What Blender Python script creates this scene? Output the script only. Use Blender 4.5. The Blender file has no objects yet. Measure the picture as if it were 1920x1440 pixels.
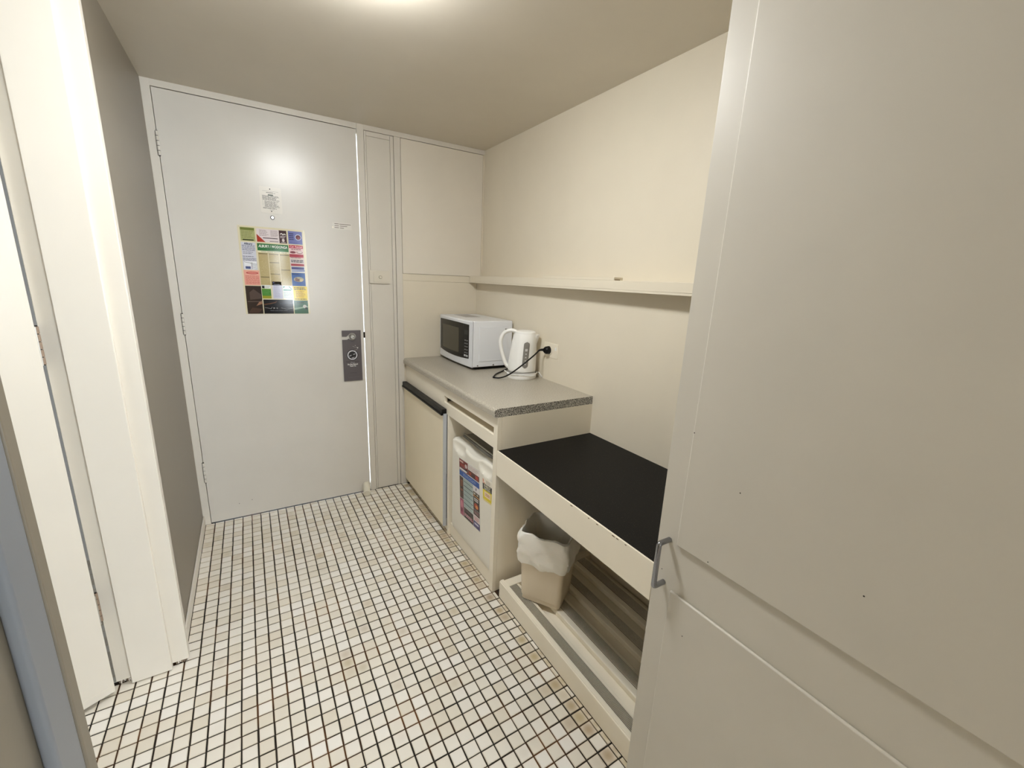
import bpy, bmesh, math, random
from mathutils import Vector, Matrix

random.seed(7)
C = bpy.context.scene.collection
SC = bpy.context.scene

# ------------------------------------------------------------------ camera, world, light, exposure
CAM = Vector((0.302, -2.5207, 1.3185))
FWD = Vector((0.5120, 0.8253, -0.2369))
def _basis():
    pan, tilt, roll = -0.5555, -0.2391, 0.0425
    cp, sp, ct, st = math.cos(pan), math.sin(pan), math.cos(tilt), math.sin(tilt)
    f = Vector((-sp*ct, cp*ct, st)); r = Vector((cp, sp, 0)); u = r.cross(f)
    cr, sr = math.cos(roll), math.sin(roll)
    return r*cr + u*sr, u*cr - r*sr, f
RR, UU, FF = _basis()
cd = bpy.data.cameras.new('camera'); cam = bpy.data.objects.new('camera', cd); C.objects.link(cam)
cd.sensor_fit = 'HORIZONTAL'; cd.sensor_width = 36.0; cd.lens = 798.19/1920*36.0
cd.clip_start = 0.01
M = Matrix((RR, UU, -FF)).transposed().to_4x4(); M.translation = CAM
cam.matrix_world = M
SC.camera = cam

w = bpy.data.worlds.new('sky'); SC.world = w; w.use_nodes = True
w.node_tree.nodes['Background'].inputs[0].default_value = (0.86, 0.93, 1.0, 1)
w.node_tree.nodes['Background'].inputs[1].default_value = 5.0

def area(name, loc, direction, sx, sy, power, col):
    l = bpy.data.lights.new(name, 'AREA'); l.shape = 'RECTANGLE'; l.size = sx; l.size_y = sy
    l.energy = power; l.color = col
    o = bpy.data.objects.new(name, l); C.objects.link(o); o.location = loc
    o.rotation_euler = Vector(direction).to_track_quat('-Z', 'Y').to_euler()
    return o
# daylight through the two bedroom windows behind the camera and through the bathroom window
area('daylight_curtained_window', (0.72, -5.22, 1.18), (0, 1, 0), 0.60, 0.80, 7, (0.88, 0.95, 1.0))
area('daylight_wide_window', (1.75, -5.16, 1.35), (0, 1, 0), 1.10, 1.20, 19, (0.88, 0.95, 1.0))
area('daylight_bathroom_window', (-1.76, -1.95, 1.4), (1, 0.35, -0.05), 0.9, 0.9, 4, (0.94, 0.97, 1.0))

SC.view_settings.view_transform = 'Standard'
SC.view_settings.look = 'None'
SC.view_settings.gamma = 1.0
SC.view_settings.use_curve_mapping = False
SC.view_settings.exposure = 1.45
try:
    SC.cycles.use_denoising = True
    SC.cycles.max_bounces = 14
    SC.cycles.diffuse_bounces = 8
    SC.cycles.sample_clamp_indirect = 6
except Exception:
    pass

# ------------------------------------------------------------------ materials
def lin(c):
    def f(v):
        v = v/255.0
        return v/12.92 if v <= 0.04045 else ((v+0.055)/1.055)**2.4
    return (f(c[0]), f(c[1]), f(c[2]), 1)
_mats = {}
def mat(name, rgb, rough=0.5, metal=0.0, noise=0.04, nscale=6.0, bump=0.0, bscale=200.0, spec=None, coat=0.0):
    if name in _mats: return _mats[name]
    m = bpy.data.materials.new(name); m.use_nodes = True; nt = m.node_tree; b = nt.nodes['Principled BSDF']
    b.inputs['Roughness'].default_value = rough; b.inputs['Metallic'].default_value = metal
    if spec is not None: b.inputs['Specular IOR Level'].default_value = spec
    if coat: b.inputs['Coat Weight'].default_value = coat; b.inputs['Coat Roughness'].default_value = 0.1
    tc = nt.nodes.new('ShaderNodeNewGeometry')
    n = nt.nodes.new('ShaderNodeTexNoise'); n.inputs['Scale'].default_value = nscale; n.inputs['Detail'].default_value = 3
    nt.links.new(tc.outputs['Position'], n.inputs['Vector'])
    mx = nt.nodes.new('ShaderNodeMix'); mx.data_type = 'RGBA'
    c = lin(rgb); mx.inputs[6].default_value = tuple(v*(1-noise) for v in c[:3])+(1,)
    mx.inputs[7].default_value = tuple(min(1, v*(1+noise)) for v in c[:3])+(1,)
    nt.links.new(n.outputs['Fac'], mx.inputs[0]); nt.links.new(mx.outputs[2], b.inputs['Base Color'])
    if bump:
        n2 = nt.nodes.new('ShaderNodeTexNoise'); n2.inputs['Scale'].default_value = bscale; n2.inputs['Detail'].default_value = 2
        nt.links.new(tc.outputs['Position'], n2.inputs['Vector'])
        bp = nt.nodes.new('ShaderNodeBump'); bp.inputs['Strength'].default_value = bump; bp.inputs['Distance'].default_value = 0.002
        nt.links.new(n2.outputs['Fac'], bp.inputs['Height']); nt.links.new(bp.outputs[0], b.inputs['Normal'])
    _mats[name] = m; return m
def speckle(name, ramp, scale, rough, bump=0.0):
    m = bpy.data.materials.new(name); m.use_nodes = True; nt = m.node_tree; b = nt.nodes['Principled BSDF']
    b.inputs['Roughness'].default_value = rough
    g = nt.nodes.new('ShaderNodeNewGeometry')
    v = nt.nodes.new('ShaderNodeTexNoise'); v.inputs['Scale'].default_value = scale; v.inputs['Detail'].default_value = 2
    nt.links.new(g.outputs['Position'], v.inputs['Vector'])
    r = nt.nodes.new('ShaderNodeValToRGB'); r.color_ramp.interpolation = 'LINEAR'
    els = r.color_ramp.elements
    els[0].position = ramp[0][0]; els[0].color = lin(ramp[0][1]); els[1].position = ramp[-1][0]; els[1].color = lin(ramp[-1][1])
    for p, c in ramp[1:-1]:
        e = els.new(p); e.color = lin(c)
    nt.links.new(v.outputs['Fac'], r.inputs[0]); nt.links.new(r.outputs[0], b.inputs['Base Color'])
    if bump:
        bp = nt.nodes.new('ShaderNodeBump'); bp.inputs['Strength'].default_value = bump; bp.inputs['Distance'].default_value = 0.001
        nt.links.new(v.outputs['Fac'], bp.inputs['Height']); nt.links.new(bp.outputs[0], b.inputs['Normal'])
    return m
def emit(name, rgb, s):
    m = bpy.data.materials.new(name); m.use_nodes = True; nt = m.node_tree
    b = nt.nodes['Principled BSDF']; b.inputs['Base Color'].default_value = lin(rgb)
    b.inputs['Emission Color'].default_value = lin(rgb); b.inputs['Emission Strength'].default_value = s
    return m

CREAM = mat('cream_wall_paint', (221, 212, 193), 0.45, bump=0.05, bscale=120)
CREAM2 = mat('cream_cabinet_enamel', (239, 231, 213), 0.38, bump=0.04, bscale=60)
WHITE = mat('off_white_enamel', (214, 209, 199), 0.33, bump=0.05, bscale=50)
DOORW = mat('door_enamel', (211, 207, 199), 0.28, bump=0.01, bscale=30)
CEIL = mat('ceiling_paint', (206, 198, 183), 0.40, bump=0.04, bscale=90)
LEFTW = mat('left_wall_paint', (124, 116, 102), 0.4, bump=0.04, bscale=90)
TRIMW = mat('white_trim_gloss', (226, 220, 208), 0.25, bump=0.05, bscale=40)
DARK = mat('dark_gap', (40, 34, 28), 0.7)
BLACKP = mat('black_plastic', (12, 11, 11), 0.4, spec=0.25)
BLKGLOSS = mat('black_glass', (14, 13, 12), 0.22, spec=0.25)
CHROME = mat('chrome', (210, 210, 212), 0.12, metal=1.0, noise=0.0)
SATIN = mat('satin_metal', (190, 188, 182), 0.35, metal=1.0)
ALU = mat('ribbed_aluminium', (222, 214, 198), 0.42, metal=0.5)
ALUD = mat('aluminium_groove', (52, 45, 36), 0.55, metal=0.3)
WPLAST = mat('white_plastic', (238, 237, 233), 0.28, noise=0.01)
WPLAST2 = mat('microwave_white', (226, 228, 232), 0.3, noise=0.01)
FRIDGEW = mat('fridge_white', (232, 228, 216), 0.35, noise=0.02)
GREYTOP = mat('grey_metal_top', (150, 148, 142), 0.45)
BINM = mat('bin_cream_plastic', (222, 208, 184), 0.4)
GREYG = mat('kettle_gauge', (128, 124, 118), 0.25)
HANGG = mat('hanger_grey', (88, 82, 84), 0.4, noise=0.02)
CARPET = mat('carpet', (150, 140, 128), 0.95, bump=0.5, bscale=300)
CURT = mat('curtain_cloth', (120, 105, 90), 0.9)
COUNT = speckle('grey_speckled_laminate', [(0.30, (120, 114, 104)), (0.45, (172, 165, 150)), (0.6, (178, 171, 157)), (0.70, (226, 220, 208))], 300, 0.34, 0.02)
EDGE = speckle('speckled_edge_strip', [(0.40, (30, 28, 26)), (0.47, (110, 106, 98)), (0.54, (186, 182, 172)), (0.62, (222, 219, 210))], 310, 0.4)
BENCH = speckle('black_speckled_laminate', [(0.3, (5, 5, 5)), (0.58, (9, 8, 8)), (0.68, (32, 28, 24)), (0.78, (110, 95, 80))], 330, 0.5, 0.03)
BENCH.node_tree.nodes['Principled BSDF'].inputs['Specular IOR Level'].default_value = 0.18

def tile_mat():
    m = bpy.data.materials.new('glazed_mosaic'); m.use_nodes = True; nt = m.node_tree; L = nt.links.new
    b = nt.nodes['Principled BSDF']; b.inputs['Roughness'].default_value = 0.33
    N = nt.nodes.new
    g = N('ShaderNodeNewGeometry'); s = N('ShaderNodeSeparateXYZ'); L(g.outputs['Position'], s.inputs[0])
    def mth(op, a, bv=None, c=None):
        n = N('ShaderNodeMath'); n.operation = op
        for i, v in enumerate((a, bv, c)):
            if v is None: continue
            if isinstance(v, (int, float)): n.inputs[i].default_value = v
            else: L(v, n.inputs[i])
        return n.outputs[0]
    fx = mth('DIVIDE', mth('SUBTRACT', s.outputs[0], TX0), PX); fy = mth('DIVIDE', mth('SUBTRACT', s.outputs[1], TY0), PY)
    cx = mth('FLOOR', fx); cy = mth('FLOOR', fy)
    dx = mth('ABSOLUTE', mth('SUBTRACT', mth('FRACT', fx), 0.5)); dy = mth('ABSOLUTE', mth('SUBTRACT', mth('FRACT', fy), 0.5))
    cell = N('ShaderNodeCombineXYZ'); L(cx, cell.inputs[0]); L(cy, cell.inputs[1])
    wn = N('ShaderNodeTexWhiteNoise'); L(cell.outputs[0], wn.inputs['Vector'])
    # broad variation of clean tiles
    r1 = N('ShaderNodeValToRGB'); e = r1.color_ramp.elements
    e[0].position = 0.0; e[0].color = lin((221, 213, 198)); e[1].position = 1.0; e[1].color = lin((236, 232, 225))
    x = e.new(0.35); x.color = lin((229, 223, 211)); x = e.new(0.7); x.color = lin((233, 228, 219))
    L(wn.outputs['Value'], r1.inputs[0])
    # stained tiles
    sep = N('ShaderNodeSeparateColor'); L(wn.outputs['Color'], sep.inputs[0])
    kick = mth('MULTIPLY', mth('GREATER_THAN', s.outputs[0], 1.045), 0.62)
    big = N('ShaderNodeTexNoise'); big.inputs['Scale'].default_value = 2.2; L(g.outputs['Position'], big.inputs['Vector'])
    thr = mth('ADD', mth('ADD', sep.outputs[1], kick), mth('MULTIPLY', mth('SUBTRACT', big.outputs['Fac'], 0.5), 0.35))
    stain = N('ShaderNodeMapRange'); L(thr, stain.inputs[0]); stain.inputs[1].default_value = 0.92; stain.inputs[2].default_value = 1.10
    d = mth('MAXIMUM', dx, dy)
    blot = N('ShaderNodeMapRange'); L(mth('ADD', mth('MULTIPLY', dx, dx), mth('MULTIPLY', dy, dy)), blot.inputs[0])
    blot.inputs[1].default_value = 0.22; blot.inputs[2].default_value = 0.0; blot.inputs[3].default_value = 0.45; blot.inputs[4].default_value = 1.0
    mx = N('ShaderNodeMix'); mx.data_type = 'RGBA'; L(mth('MULTIPLY', stain.outputs[0], blot.outputs[0]), mx.inputs[0])
    L(r1.outputs[0], mx.inputs[6])
    mx2 = N('ShaderNodeMix'); mx2.data_type = 'RGBA'; L(sep.outputs[2], mx2.inputs[0])
    mx2.inputs[6].default_value = lin((186, 170, 132)); mx2.inputs[7].default_value = lin((178, 158, 132))
    L(mx2.outputs[2], mx.inputs[7])
    # faint grime towards the tile edge
    ed = N('ShaderNodeMapRange'); L(d, ed.inputs[0]); ed.inputs[1].default_value = 0.36; ed.inputs[2].default_value = 0.47
    mx3 = N('ShaderNodeMix'); mx3.data_type = 'RGBA'; L(mth('MULTIPLY', ed.outputs[0], 0.28), mx3.inputs[0])
    L(mx.outputs[2], mx3.inputs[6]); mx3.inputs[7].default_value = lin((190, 165, 118))
    L(mx3.outputs[2], b.inputs['Base Color'])
    return m
TX0, PX = 0.0483, 0.0418
TY0, PY = -0.0170, 0.0421
TILE = tile_mat()
GROUT = speckle('brown_grout', [(0.42, (26, 20, 12)), (0.52, (38, 26, 12)), (0.62, (72, 44, 16)), (0.7, (96, 58, 20))], 7, 0.8)

# ------------------------------------------------------------------ mesh helpers
def link(name, me, mats, parent=None, kind=None):
    o = bpy.data.objects.new(name, me); C.objects.link(o)
    for m in (mats if isinstance(mats, (list, tuple)) else [mats]): me.materials.append(m)
    if parent is not None: o.parent = parent
    if kind: o['kind'] = kind
    return o
def obj(name, bm, mats, parent=None, kind=None, smooth=False):
    me = bpy.data.meshes.new(name)
    bmesh.ops.recalc_face_normals(bm, faces=bm.faces)
    bm.to_mesh(me); bm.free()
    if smooth:
        for p in me.polygons: p.use_smooth = True
        try: me.set_sharp_from_angle(angle=math.radians(38))
        except Exception: pass
    o = link(name, me, mats, parent, kind)
    if smooth:
        wn = o.modifiers.new('wn', 'WEIGHTED_NORMAL'); wn.weight = 100; wn.keep_sharp = True
    return o
def box(bm, x0, x1, y0, y1, z0, z1, bev=0.0, seg=2, mi=0, mtx=None):
    t = bmesh.new()
    vs = [t.verts.new((x, y, z)) for x in (min(x0, x1), max(x0, x1)) for y in (min(y0, y1), max(y0, y1)) for z in (min(z0, z1), max(z0, z1))]
    for f in ((0, 1, 3, 2), (4, 6, 7, 5), (0, 4, 5, 1), (2, 3, 7, 6), (0, 2, 6, 4), (1, 5, 7, 3)):
        t.faces.new([vs[i] for i in f])
    bmesh.ops.recalc_face_normals(t, faces=t.faces)
    if bev: bmesh.ops.bevel(t, geom=list(t.edges), offset=bev, segments=seg, profile=0.5, affect='EDGES')
    merge(bm, t, mtx, mi)
def merge(bm, t, mtx=None, mi=None):
    if mtx is not None: bmesh.ops.transform(t, matrix=mtx, verts=t.verts)
    if mi is not None:
        for f in t.faces: f.material_index = mi
    me = bpy.data.meshes.new('tmp'); t.to_mesh(me); t.free(); bm.from_mesh(me); bpy.data.meshes.remove(me)
def bx(name, x0, x1, y0, y1, z0, z1, m, parent=None, bev=0.0, kind=None, seg=2, mtx=None):
    bm = bmesh.new(); box(bm, x0, x1, y0, y1, z0, z1, bev, seg, 0, mtx)
    return obj(name, bm, m, parent, kind, smooth=bool(bev))
def cyl(bm, p0, p1, r0, r1=None, seg=24, cap=True, mi=0):
    r1 = r0 if r1 is None else r1
    p0 = Vector(p0); p1 = Vector(p1); d = (p1-p0); q = d.to_track_quat('Z', 'Y').to_matrix()
    a = []; b = []
    for i in range(seg):
        t = 2*math.pi*i/seg; v = q @ Vector((math.cos(t), math.sin(t), 0))
        a.append(bm.verts.new(p0+v*r0)); b.append(bm.verts.new(p1+v*r1))
    fs = [bm.faces.new((a[i], a[(i+1) % seg], b[(i+1) % seg], b[i])) for i in range(seg)]
    if cap: fs += [bm.faces.new(a[::-1]), bm.faces.new(b)]
    for f in fs: f.material_index = mi
def catmull(pts, n=8):
    P = [Vector(p) for p in pts]; P = [P[0]*2-P[1]]+P+[P[-1]*2-P[-2]]; out = []
    for i in range(1, len(P)-2):
        for k in range(n):
            t = k/n; a, b, c, d = P[i-1:i+3]
            out.append(0.5*((2*b)+(c-a)*t+(2*a-5*b+4*c-d)*t*t+(3*b-a-3*c+d)*t*t*t))
    out.append(P[-2]); return out
def tube(bm, pts, r, seg=12, sub=8, radii=None, ell=None, cap=True):
    P = catmull(pts, sub) if sub else [Vector(p) for p in pts]
    rings = []; up = Vector((0, 0, 1)); prev = None
    for i, p in enumerate(P):
        d = (P[min(i+1, len(P)-1)]-P[max(i-1, 0)]).normalized()
        if prev is None:
            s = d.cross(up if abs(d.z) < 0.95 else Vector((1, 0, 0))).normalized()
        else:
            s = (prev - d*prev.dot(d)).normalized()
        prev = s; n = d.cross(s)
        rr = r if radii is None else radii[0]+(radii[1]-radii[0])*i/(len(P)-1)
        e = ell or (1, 1)
        rings.append([bm.verts.new(p+(s*math.cos(2*math.pi*k/seg)*e[0]+n*math.sin(2*math.pi*k/seg)*e[1])*rr) for k in range(seg)])
    for a, b in zip(rings, rings[1:]):
        for k in range(seg): bm.faces.new((a[k], a[(k+1) % seg], b[(k+1) % seg], b[k]))
    if cap: bm.faces.new(rings[0][::-1]); bm.faces.new(rings[-1])
def loft(bm, rings, cap0=True, cap1=True, mi=0):
    R = [[bm.verts.new(v) for v in r] for r in rings]; n = len(R[0])
    for a, b in zip(R, R[1:]):
        for k in range(n):
            f = bm.faces.new((a[k], a[(k+1) % n], b[(k+1) % n], b[k])); f.material_index = mi
    if cap0: bm.faces.new(R[0][::-1])
    if cap1: bm.faces.new(R[-1])
def extr(bm, poly, axis, a, b, mi=0):
    # polygon in the two axes other than `axis`, extruded from a to b
    def P(p, t):
        if axis == 0: return (t, p[0], p[1])
        if axis == 1: return (p[0], t, p[1])
        return (p[0], p[1], t)
    A = [bm.verts.new(P(p, a)) for p in poly]; B = [bm.verts.new(P(p, b)) for p in poly]
    fs = [bm.faces.new(A[::-1]), bm.faces.new(B)]; n = len(poly)
    fs += [bm.faces.new((A[i], A[(i+1) % n], B[(i+1) % n], B[i])) for i in range(n)]
    for f in fs: f.material_index = mi
def tag(o, label, cat, group=None):
    o['label'] = label; o['category'] = cat
    if group: o['group'] = group
    return o
def thing(name, label, cat, loc=(0, 0, 0), group=None, rz=0):
    o = bpy.data.objects.new(name, None); C.objects.link(o); o.location = loc; o.rotation_euler = (0, 0, rz)
    o.empty_display_size = 0.05
    return tag(o, label, cat, group)
def adopt(child, root):
    # child geometry was written in world coordinates: keep it there
    child.parent = root
    child.matrix_parent_inverse = Matrix.Identity(4)
    child.data.transform(mroot(root).inverted())
    return child
def mroot(root):
    return Matrix.Translation(root.location) @ Matrix.Rotation(root.rotation_euler[2], 4, 'Z')
S = 'structure'

# ------------------------------------------------------------------ room shell
H = 2.07
floor = bx('floor', -1.8, 1.72, -2.62, 0.12, -0.10, -0.0030, GROUT, kind=S)
floor2 = bx('floor', -1.3, 2.9, -5.4, -2.621, -0.10, 0.0, CARPET, kind=S)
bx('ceiling', -1.85, 2.95, -5.45, 0.14, H, H+0.1, CEIL, kind=S)

def make_tiles():
    # shared meshes of a glazed tile with eased edges
    def mesh(wx, wy):
        bm = bmesh.new(); e = 0.0011; hz = 0.0
        a = [bm.verts.new((sx*(wx/2-e), sy*(wy/2-e), hz)) for sx, sy in ((-1, -1), (1, -1), (1, 1), (-1, 1))]
        b = [bm.verts.new((sx*wx/2, sy*wy/2, hz-0.0008)) for sx, sy in ((-1, -1), (1, -1), (1, 1), (-1, 1))]
        c = [bm.verts.new((sx*wx/2, sy*wy/2, -0.004)) for sx, sy in ((-1, -1), (1, -1), (1, 1), (-1, 1))]
        bm.faces.new(a)
        for i in range(4):
            j = (i+1) % 4; bm.faces.new((b[i], b[j], a[j], a[i])); bm.faces.new((c[i], c[j], b[j], b[i]))
        me = bpy.data.meshes.new('tile'); bmesh.ops.recalc_face_normals(bm, faces=bm.faces); bm.to_mesh(me); bm.free(); me.materials.append(TILE)
        return me
    protos = [mesh(PX-g1, PY-g2) for g1, g2 in ((0.0046, 0.0040), (0.0052, 0.0046), (0.0040, 0.0048), (0.0048, 0.0054))]
    spots = []
    def add(x0, x1, y0, y1):
        spots.append(((x0+x1)/2, (y0+y1)/2, (x1-x0)/PX, (y1-y0)/PY))
    xs = [TX0+PX*k for k in range(-1, 26)]
    for j in range(0, 61):
        y1 = TY0-PY*j; y0 = y1-PY
        for a, b in zip(xs, xs[1:]): add(a, b, y0, y1)
        add(xs[-1], 1.1065, y0, y1)
        if -1.72 < (y0+y1)/2 < -0.97 or True:
            for k in range(-9, -1):
                if y1 < -0.93: 
                    if y0 > -1.72 or k < -6: add(TX0+PX*k, TX0+PX*(k+1), y0, y1)
    for a, b in zip(xs, xs[1:]): add(a, b, TY0, 0.0)
    def px(x, y):
        d = Vector((x, y, 0))-CAM; z = d.dot(FF)
        if z < 0.05: return None
        return 960+798.19*d.dot(RR)/z, 720-798.19*d.dot(UU)/z
    def size(s):
        x, y, _, _ = s
        p = px(x, y)
        if p is None or not (150 < p[0] < 1178 and p[1] < 1436): return 0
        q = px(x+0.02, y); r = px(x, y+0.02)
        return abs((q[0]-p[0])*(r[1]-p[1])-(q[1]-p[1])*(r[0]-p[0]))
    order = sorted(range(len(spots)), key=lambda i: -size(spots[i]))
    near = set(order[:300])
    bm = bmesh.new()
    rnd = random.Random(3)
    for i, (x, y, fx, fy) in enumerate(spots):
        me = protos[rnd.randrange(4)]
        jx, jy = rnd.uniform(-0.0005, 0.0005), rnd.uniform(-0.0005, 0.0005)
        tz = rnd.uniform(-0.0004, 0.0003); rz = rnd.uniform(-0.008, 0.008); ti = rnd.uniform(-0.004, 0.004)
        mt = Matrix.Translation((x+jx, y+jy, tz)) @ Matrix.Rotation(rz, 4, 'Z') @ Matrix.Rotation(ti, 4, 'X') @ Matrix.Diagonal((fx if fx == 1 else fx, fy, 1, 1))
        if i in near:
            o = bpy.data.objects.new('tile', me); C.objects.link(o); o.parent = floor; o.matrix_local = mt
        else:
            n0 = len(bm.verts); bm.from_mesh(me); bm.verts.ensure_lookup_table()
            for v in bm.verts[n0:]: v.co = mt @ v.co
    me = bpy.data.meshes.new('tile_field'); bm.to_mesh(me); bm.free()
    link('tile_field', me, TILE, floor, 'stuff')
make_tiles()

# far wall with its joinery
wf = bx('wall_far', -0.17, 1.72, 0.045, 0.14, 0, H, CREAM, kind=S)
def tr(name, *a, m=WHITE, parent=None, bev=0.0012, kind=S): return bx(name, *a, m, parent, bev, kind)
# wall_far opening: the exterior door sits in front of a hole, so cut the wall into pieces instead
bpy.data.objects.remove(wf, do_unlink=True)
bm = bmesh.new()
box(bm, -0.17, 0.0, 0.0, 0.14, 0, H); box(bm, 0.90, 1.72, 0.035, 0.14, 0, H)
wf = obj('wall_far', bm, CREAM, kind=S)
# door frame
bm = bmesh.new()
box(bm, 0.0, 0.0315, 0.0, 0.12, 0.0, H, 0.001); box(bm, 0.0315, 0.8575, 0.0, 0.12, 2.0435, H, 0.001); box(bm, 0.8585, 0.892, 0.0, 0.12, 0.0, H, 0.0015)
box(bm, 0.0316, 0.048, 0.0375, 0.06, 0.0, 2.0434); box(bm, 0.0481, 0.8574, 0.0375, 0.06, 2.030, 2.0434)  # unseen stops behind the leaf, added to block daylight in the gaps
fr = obj('trim_1', bm, WHITE, kind=S, smooth=True)
# narrow side panel with stepped beads
sp = bx('trim_2', 0.892, 1.05, 0.012, 0.034, 0.0, 2.045, WHITE, None, 0.0, S)
for a in ((0.8938, 0.9030, 0.003, 0.012, 0.0, 2.0435), (1.0305, 1.0482, 0.004, 0.012, 0.0, 2.0435), (0.904, 1.0295, 0.005, 0.012, 2.022, 2.044)):
    bx('bead', *a, WHITE, sp, 0.0015)
bx('infill_board', 0.9052, 1.0288, 0.0075, 0.012, 0.0, 2.0205, WHITE, sp, 0.001)
bm = bmesh.new()
box(bm, 1.05, 1.0852, 0.0, 0.034, 0.0, 2.045, 0.0012); box(bm, 0.892, 1.66, 0.0, 0.034, 2.0455, H, 0.001)
obj('trim_3', bm, WHITE, kind=S, smooth=True)
bx('trim_4', 1.0875, 1.594, 0.002, 0.034, 1.3305, 2.0435, mat('panel_enamel', (222, 215, 202), 0.4), None, 0.0012, S)
bx('trim_5', 1.0865, 1.66, 0.004, 0.034, 0.0, 1.2905, CREAM, None, 0.001, S)
bx('trim_6', 1.0865, 1.66, 0.0037, 0.034, 1.2912, 1.3290, CREAM, None, 0.0006, S)
bx('trim_7', 1.5955, 1.66, 0.003, 0.034, 1.3295, 2.0455, CREAM, None, 0.001, S)

# right wall: upper sheet and thicker lining below the shelf
bx('wall_right', 1.6045, 1.72, -2.95, 0.034, 1.30, H, CREAM, kind=S)
bm = bmesh.new(); extr(bm, [(1.569, 0.003), (1.72, 0.003), (1.72, -2.95), (1.598, -2.95)], 2, 0.0, 1.2995)
wr2 = obj('wall_right', bm, CREAM, kind=S)

# left wall
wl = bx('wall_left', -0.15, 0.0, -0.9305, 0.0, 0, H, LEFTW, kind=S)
bx('baseboard_left', 0.0002, 0.0075, -0.917, -0.0005, 0.0, 0.052, WHITE, None, 0.003, S)
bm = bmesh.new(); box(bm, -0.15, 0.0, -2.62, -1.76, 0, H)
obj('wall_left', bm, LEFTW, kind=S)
# bathroom door frame, far jamb with stop
j = bx('trim_8', -0.168, 0.0205, -0.948, -0.918, 0.012, 2.03, TRIMW, None, 0.0025, S)
bx('stop_bead', -0.127, -0.0235, -0.9665, -0.9485, 0.003, 2.03, TRIMW, j, 0.003)
# chipped render at the feet of the jamb
rnd = random.Random(5)
def rubble(x0, x1, y, seed):
    bm = bmesh.new(); r = random.Random(seed)
    n = 7
    for i in range(n):
        x = x0+(x1-x0)*(i+0.5)/n; t = bmesh.new()
        bmesh.ops.create_icosphere(t, subdivisions=1, radius=1)
        for v in t.verts: v.co *= r.uniform(0.7, 1.25)
        mt = Matrix.Translation((x, y+r.uniform(-0.001, 0.004), 0.0075+r.uniform(-0.001, 0.003))) @ Matrix.Diagonal(((x1-x0)/n*0.62, 0.006, r.uniform(0.006, 0.010), 1))
        merge(bm, t, mt, 0 if r.random() < 0.65 else 1)
    return obj('chipped_plaster', bm, [mat('plaster_crumb', (222, 214, 205), 0.9), mat('damp_crumb', (130, 116, 100), 0.9)], j)
rubble(-0.017, 0.019, -0.944, 1); rubble(-0.164, -0.130, -0.944, 2)
bx('trim_9', -0.168, 0.0205, -1.715, -0.918, 2.0305, H, TRIMW, None, 0.002, S)
# near jamb with its architrave
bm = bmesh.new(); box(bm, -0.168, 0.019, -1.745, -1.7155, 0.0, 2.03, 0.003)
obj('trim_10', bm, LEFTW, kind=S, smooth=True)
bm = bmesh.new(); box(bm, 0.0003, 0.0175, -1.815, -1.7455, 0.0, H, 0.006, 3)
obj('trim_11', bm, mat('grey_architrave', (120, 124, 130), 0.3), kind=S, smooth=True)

# bathroom beyond
bx('floor', -1.80, -0.336, -2.52, -0.9305, -0.0021, -0.0002, TILE, kind=S)
bx('floor', -1.80, -0.1705, -0.93, -0.1, -0.0021, -0.0002, TILE, kind=S)
BATHW = mat('bathroom_wall', (236, 239, 242), 0.35)
bx('wall_bathroom', -0.17, -0.1505, -0.93, 0.0, 0, H, BATHW, kind=S)
bx('wall_bathroom_far', -1.80, -0.1705, -0.1, 0.0, 0, H, BATHW, kind=S)
bx('wall_bathroom_left', -1.90, -1.80, -2.62, 0.0, 0, H, BATHW, kind=S)
bx('wall_bathroom_near', -1.80, -0.1505, -2.62, -2.52, 0, H, BATHW, kind=S)
# bedroom behind the camera
bx('wall_bedroom_left', -1.35, -1.25, -5.4, -2.621, 0, H, CREAM, kind=S)
bx('wall_bedroom_right', 2.85, 2.95, -5.4, -2.95, 0, H, CREAM, kind=S)
bx('wall_bedroom_side', 1.7205, 2.849, -2.95, -2.85, 0, H, CREAM, kind=S)
bm = bmesh.new()
box(bm, -1.25, 0.40, -5.40, -5.30, 0, H); box(bm, 1.0, 1.2, -5.40, -5.30, 0, H); box(bm, 2.3, 2.85, -5.40, -5.30, 0, H)
box(bm, 0.40, 1.0, -5.40, -5.30, 0, 0.75); box(bm, 0.40, 1.0, -5.40, -5.30, 1.6, H)
box(bm, 1.2, 2.3, -5.40, -5.30, 0, 0.75); box(bm, 1.2, 2.3, -5.40, -5.30, 1.95, H)
obj('wall_bedroom_window', bm, CREAM, kind=S)

# ------------------------------------------------------------------ tied curtains at the bedroom window (seen mirrored in the poster sheet)
def curtain(side):
    bm = bmesh.new(); n = 16; rows = 22; R = []
    def lerp(z, tab):
        for (z0, v0), (z1, v1) in zip(tab, tab[1:]):
            if z >= z1: return v1+(v0-v1)*(z-z1)/(z0-z1)
        return tab[-1][1]
    L_ = [(2.02, .69), (1.54, .70), (1.30, .735), (1.15, .77), (1.0, .80), (.42, .86)]
    R_ = [(2.02, .84), (1.54, .82), (1.30, .775), (1.15, .85), (1.0, .96), (.42, 1.0)]
    for jz in range(rows+1):
        z = 2.02-1.6*jz/rows
        inner = lerp(z, L_ if side < 0 else R_)
        outer = 0.72+side*0.40
        row = []
        for i in range(n+1):
            u = i/n; x = inner+(outer-inner)*u
            row.append(bm.verts.new((x, -5.12+0.018*math.sin(u*22), z)))
        R.append(row)
    for a, b in zip(R, R[1:]):
        for i in range(n): bm.faces.new((a[i], a[i+1], b[i+1], b[i]))
    me = obj('curtain', bm, CURT, smooth=True)
    md = me.modifiers.new('s', 'SOLIDIFY'); md.thickness = 0.004
    return me
tag(curtain(-1), 'brown tied curtain at the left of the bedroom window behind the viewer', 'curtain')
tag(curtain(1), 'brown tied curtain at the right of the bedroom window behind the viewer', 'curtain')

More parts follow.
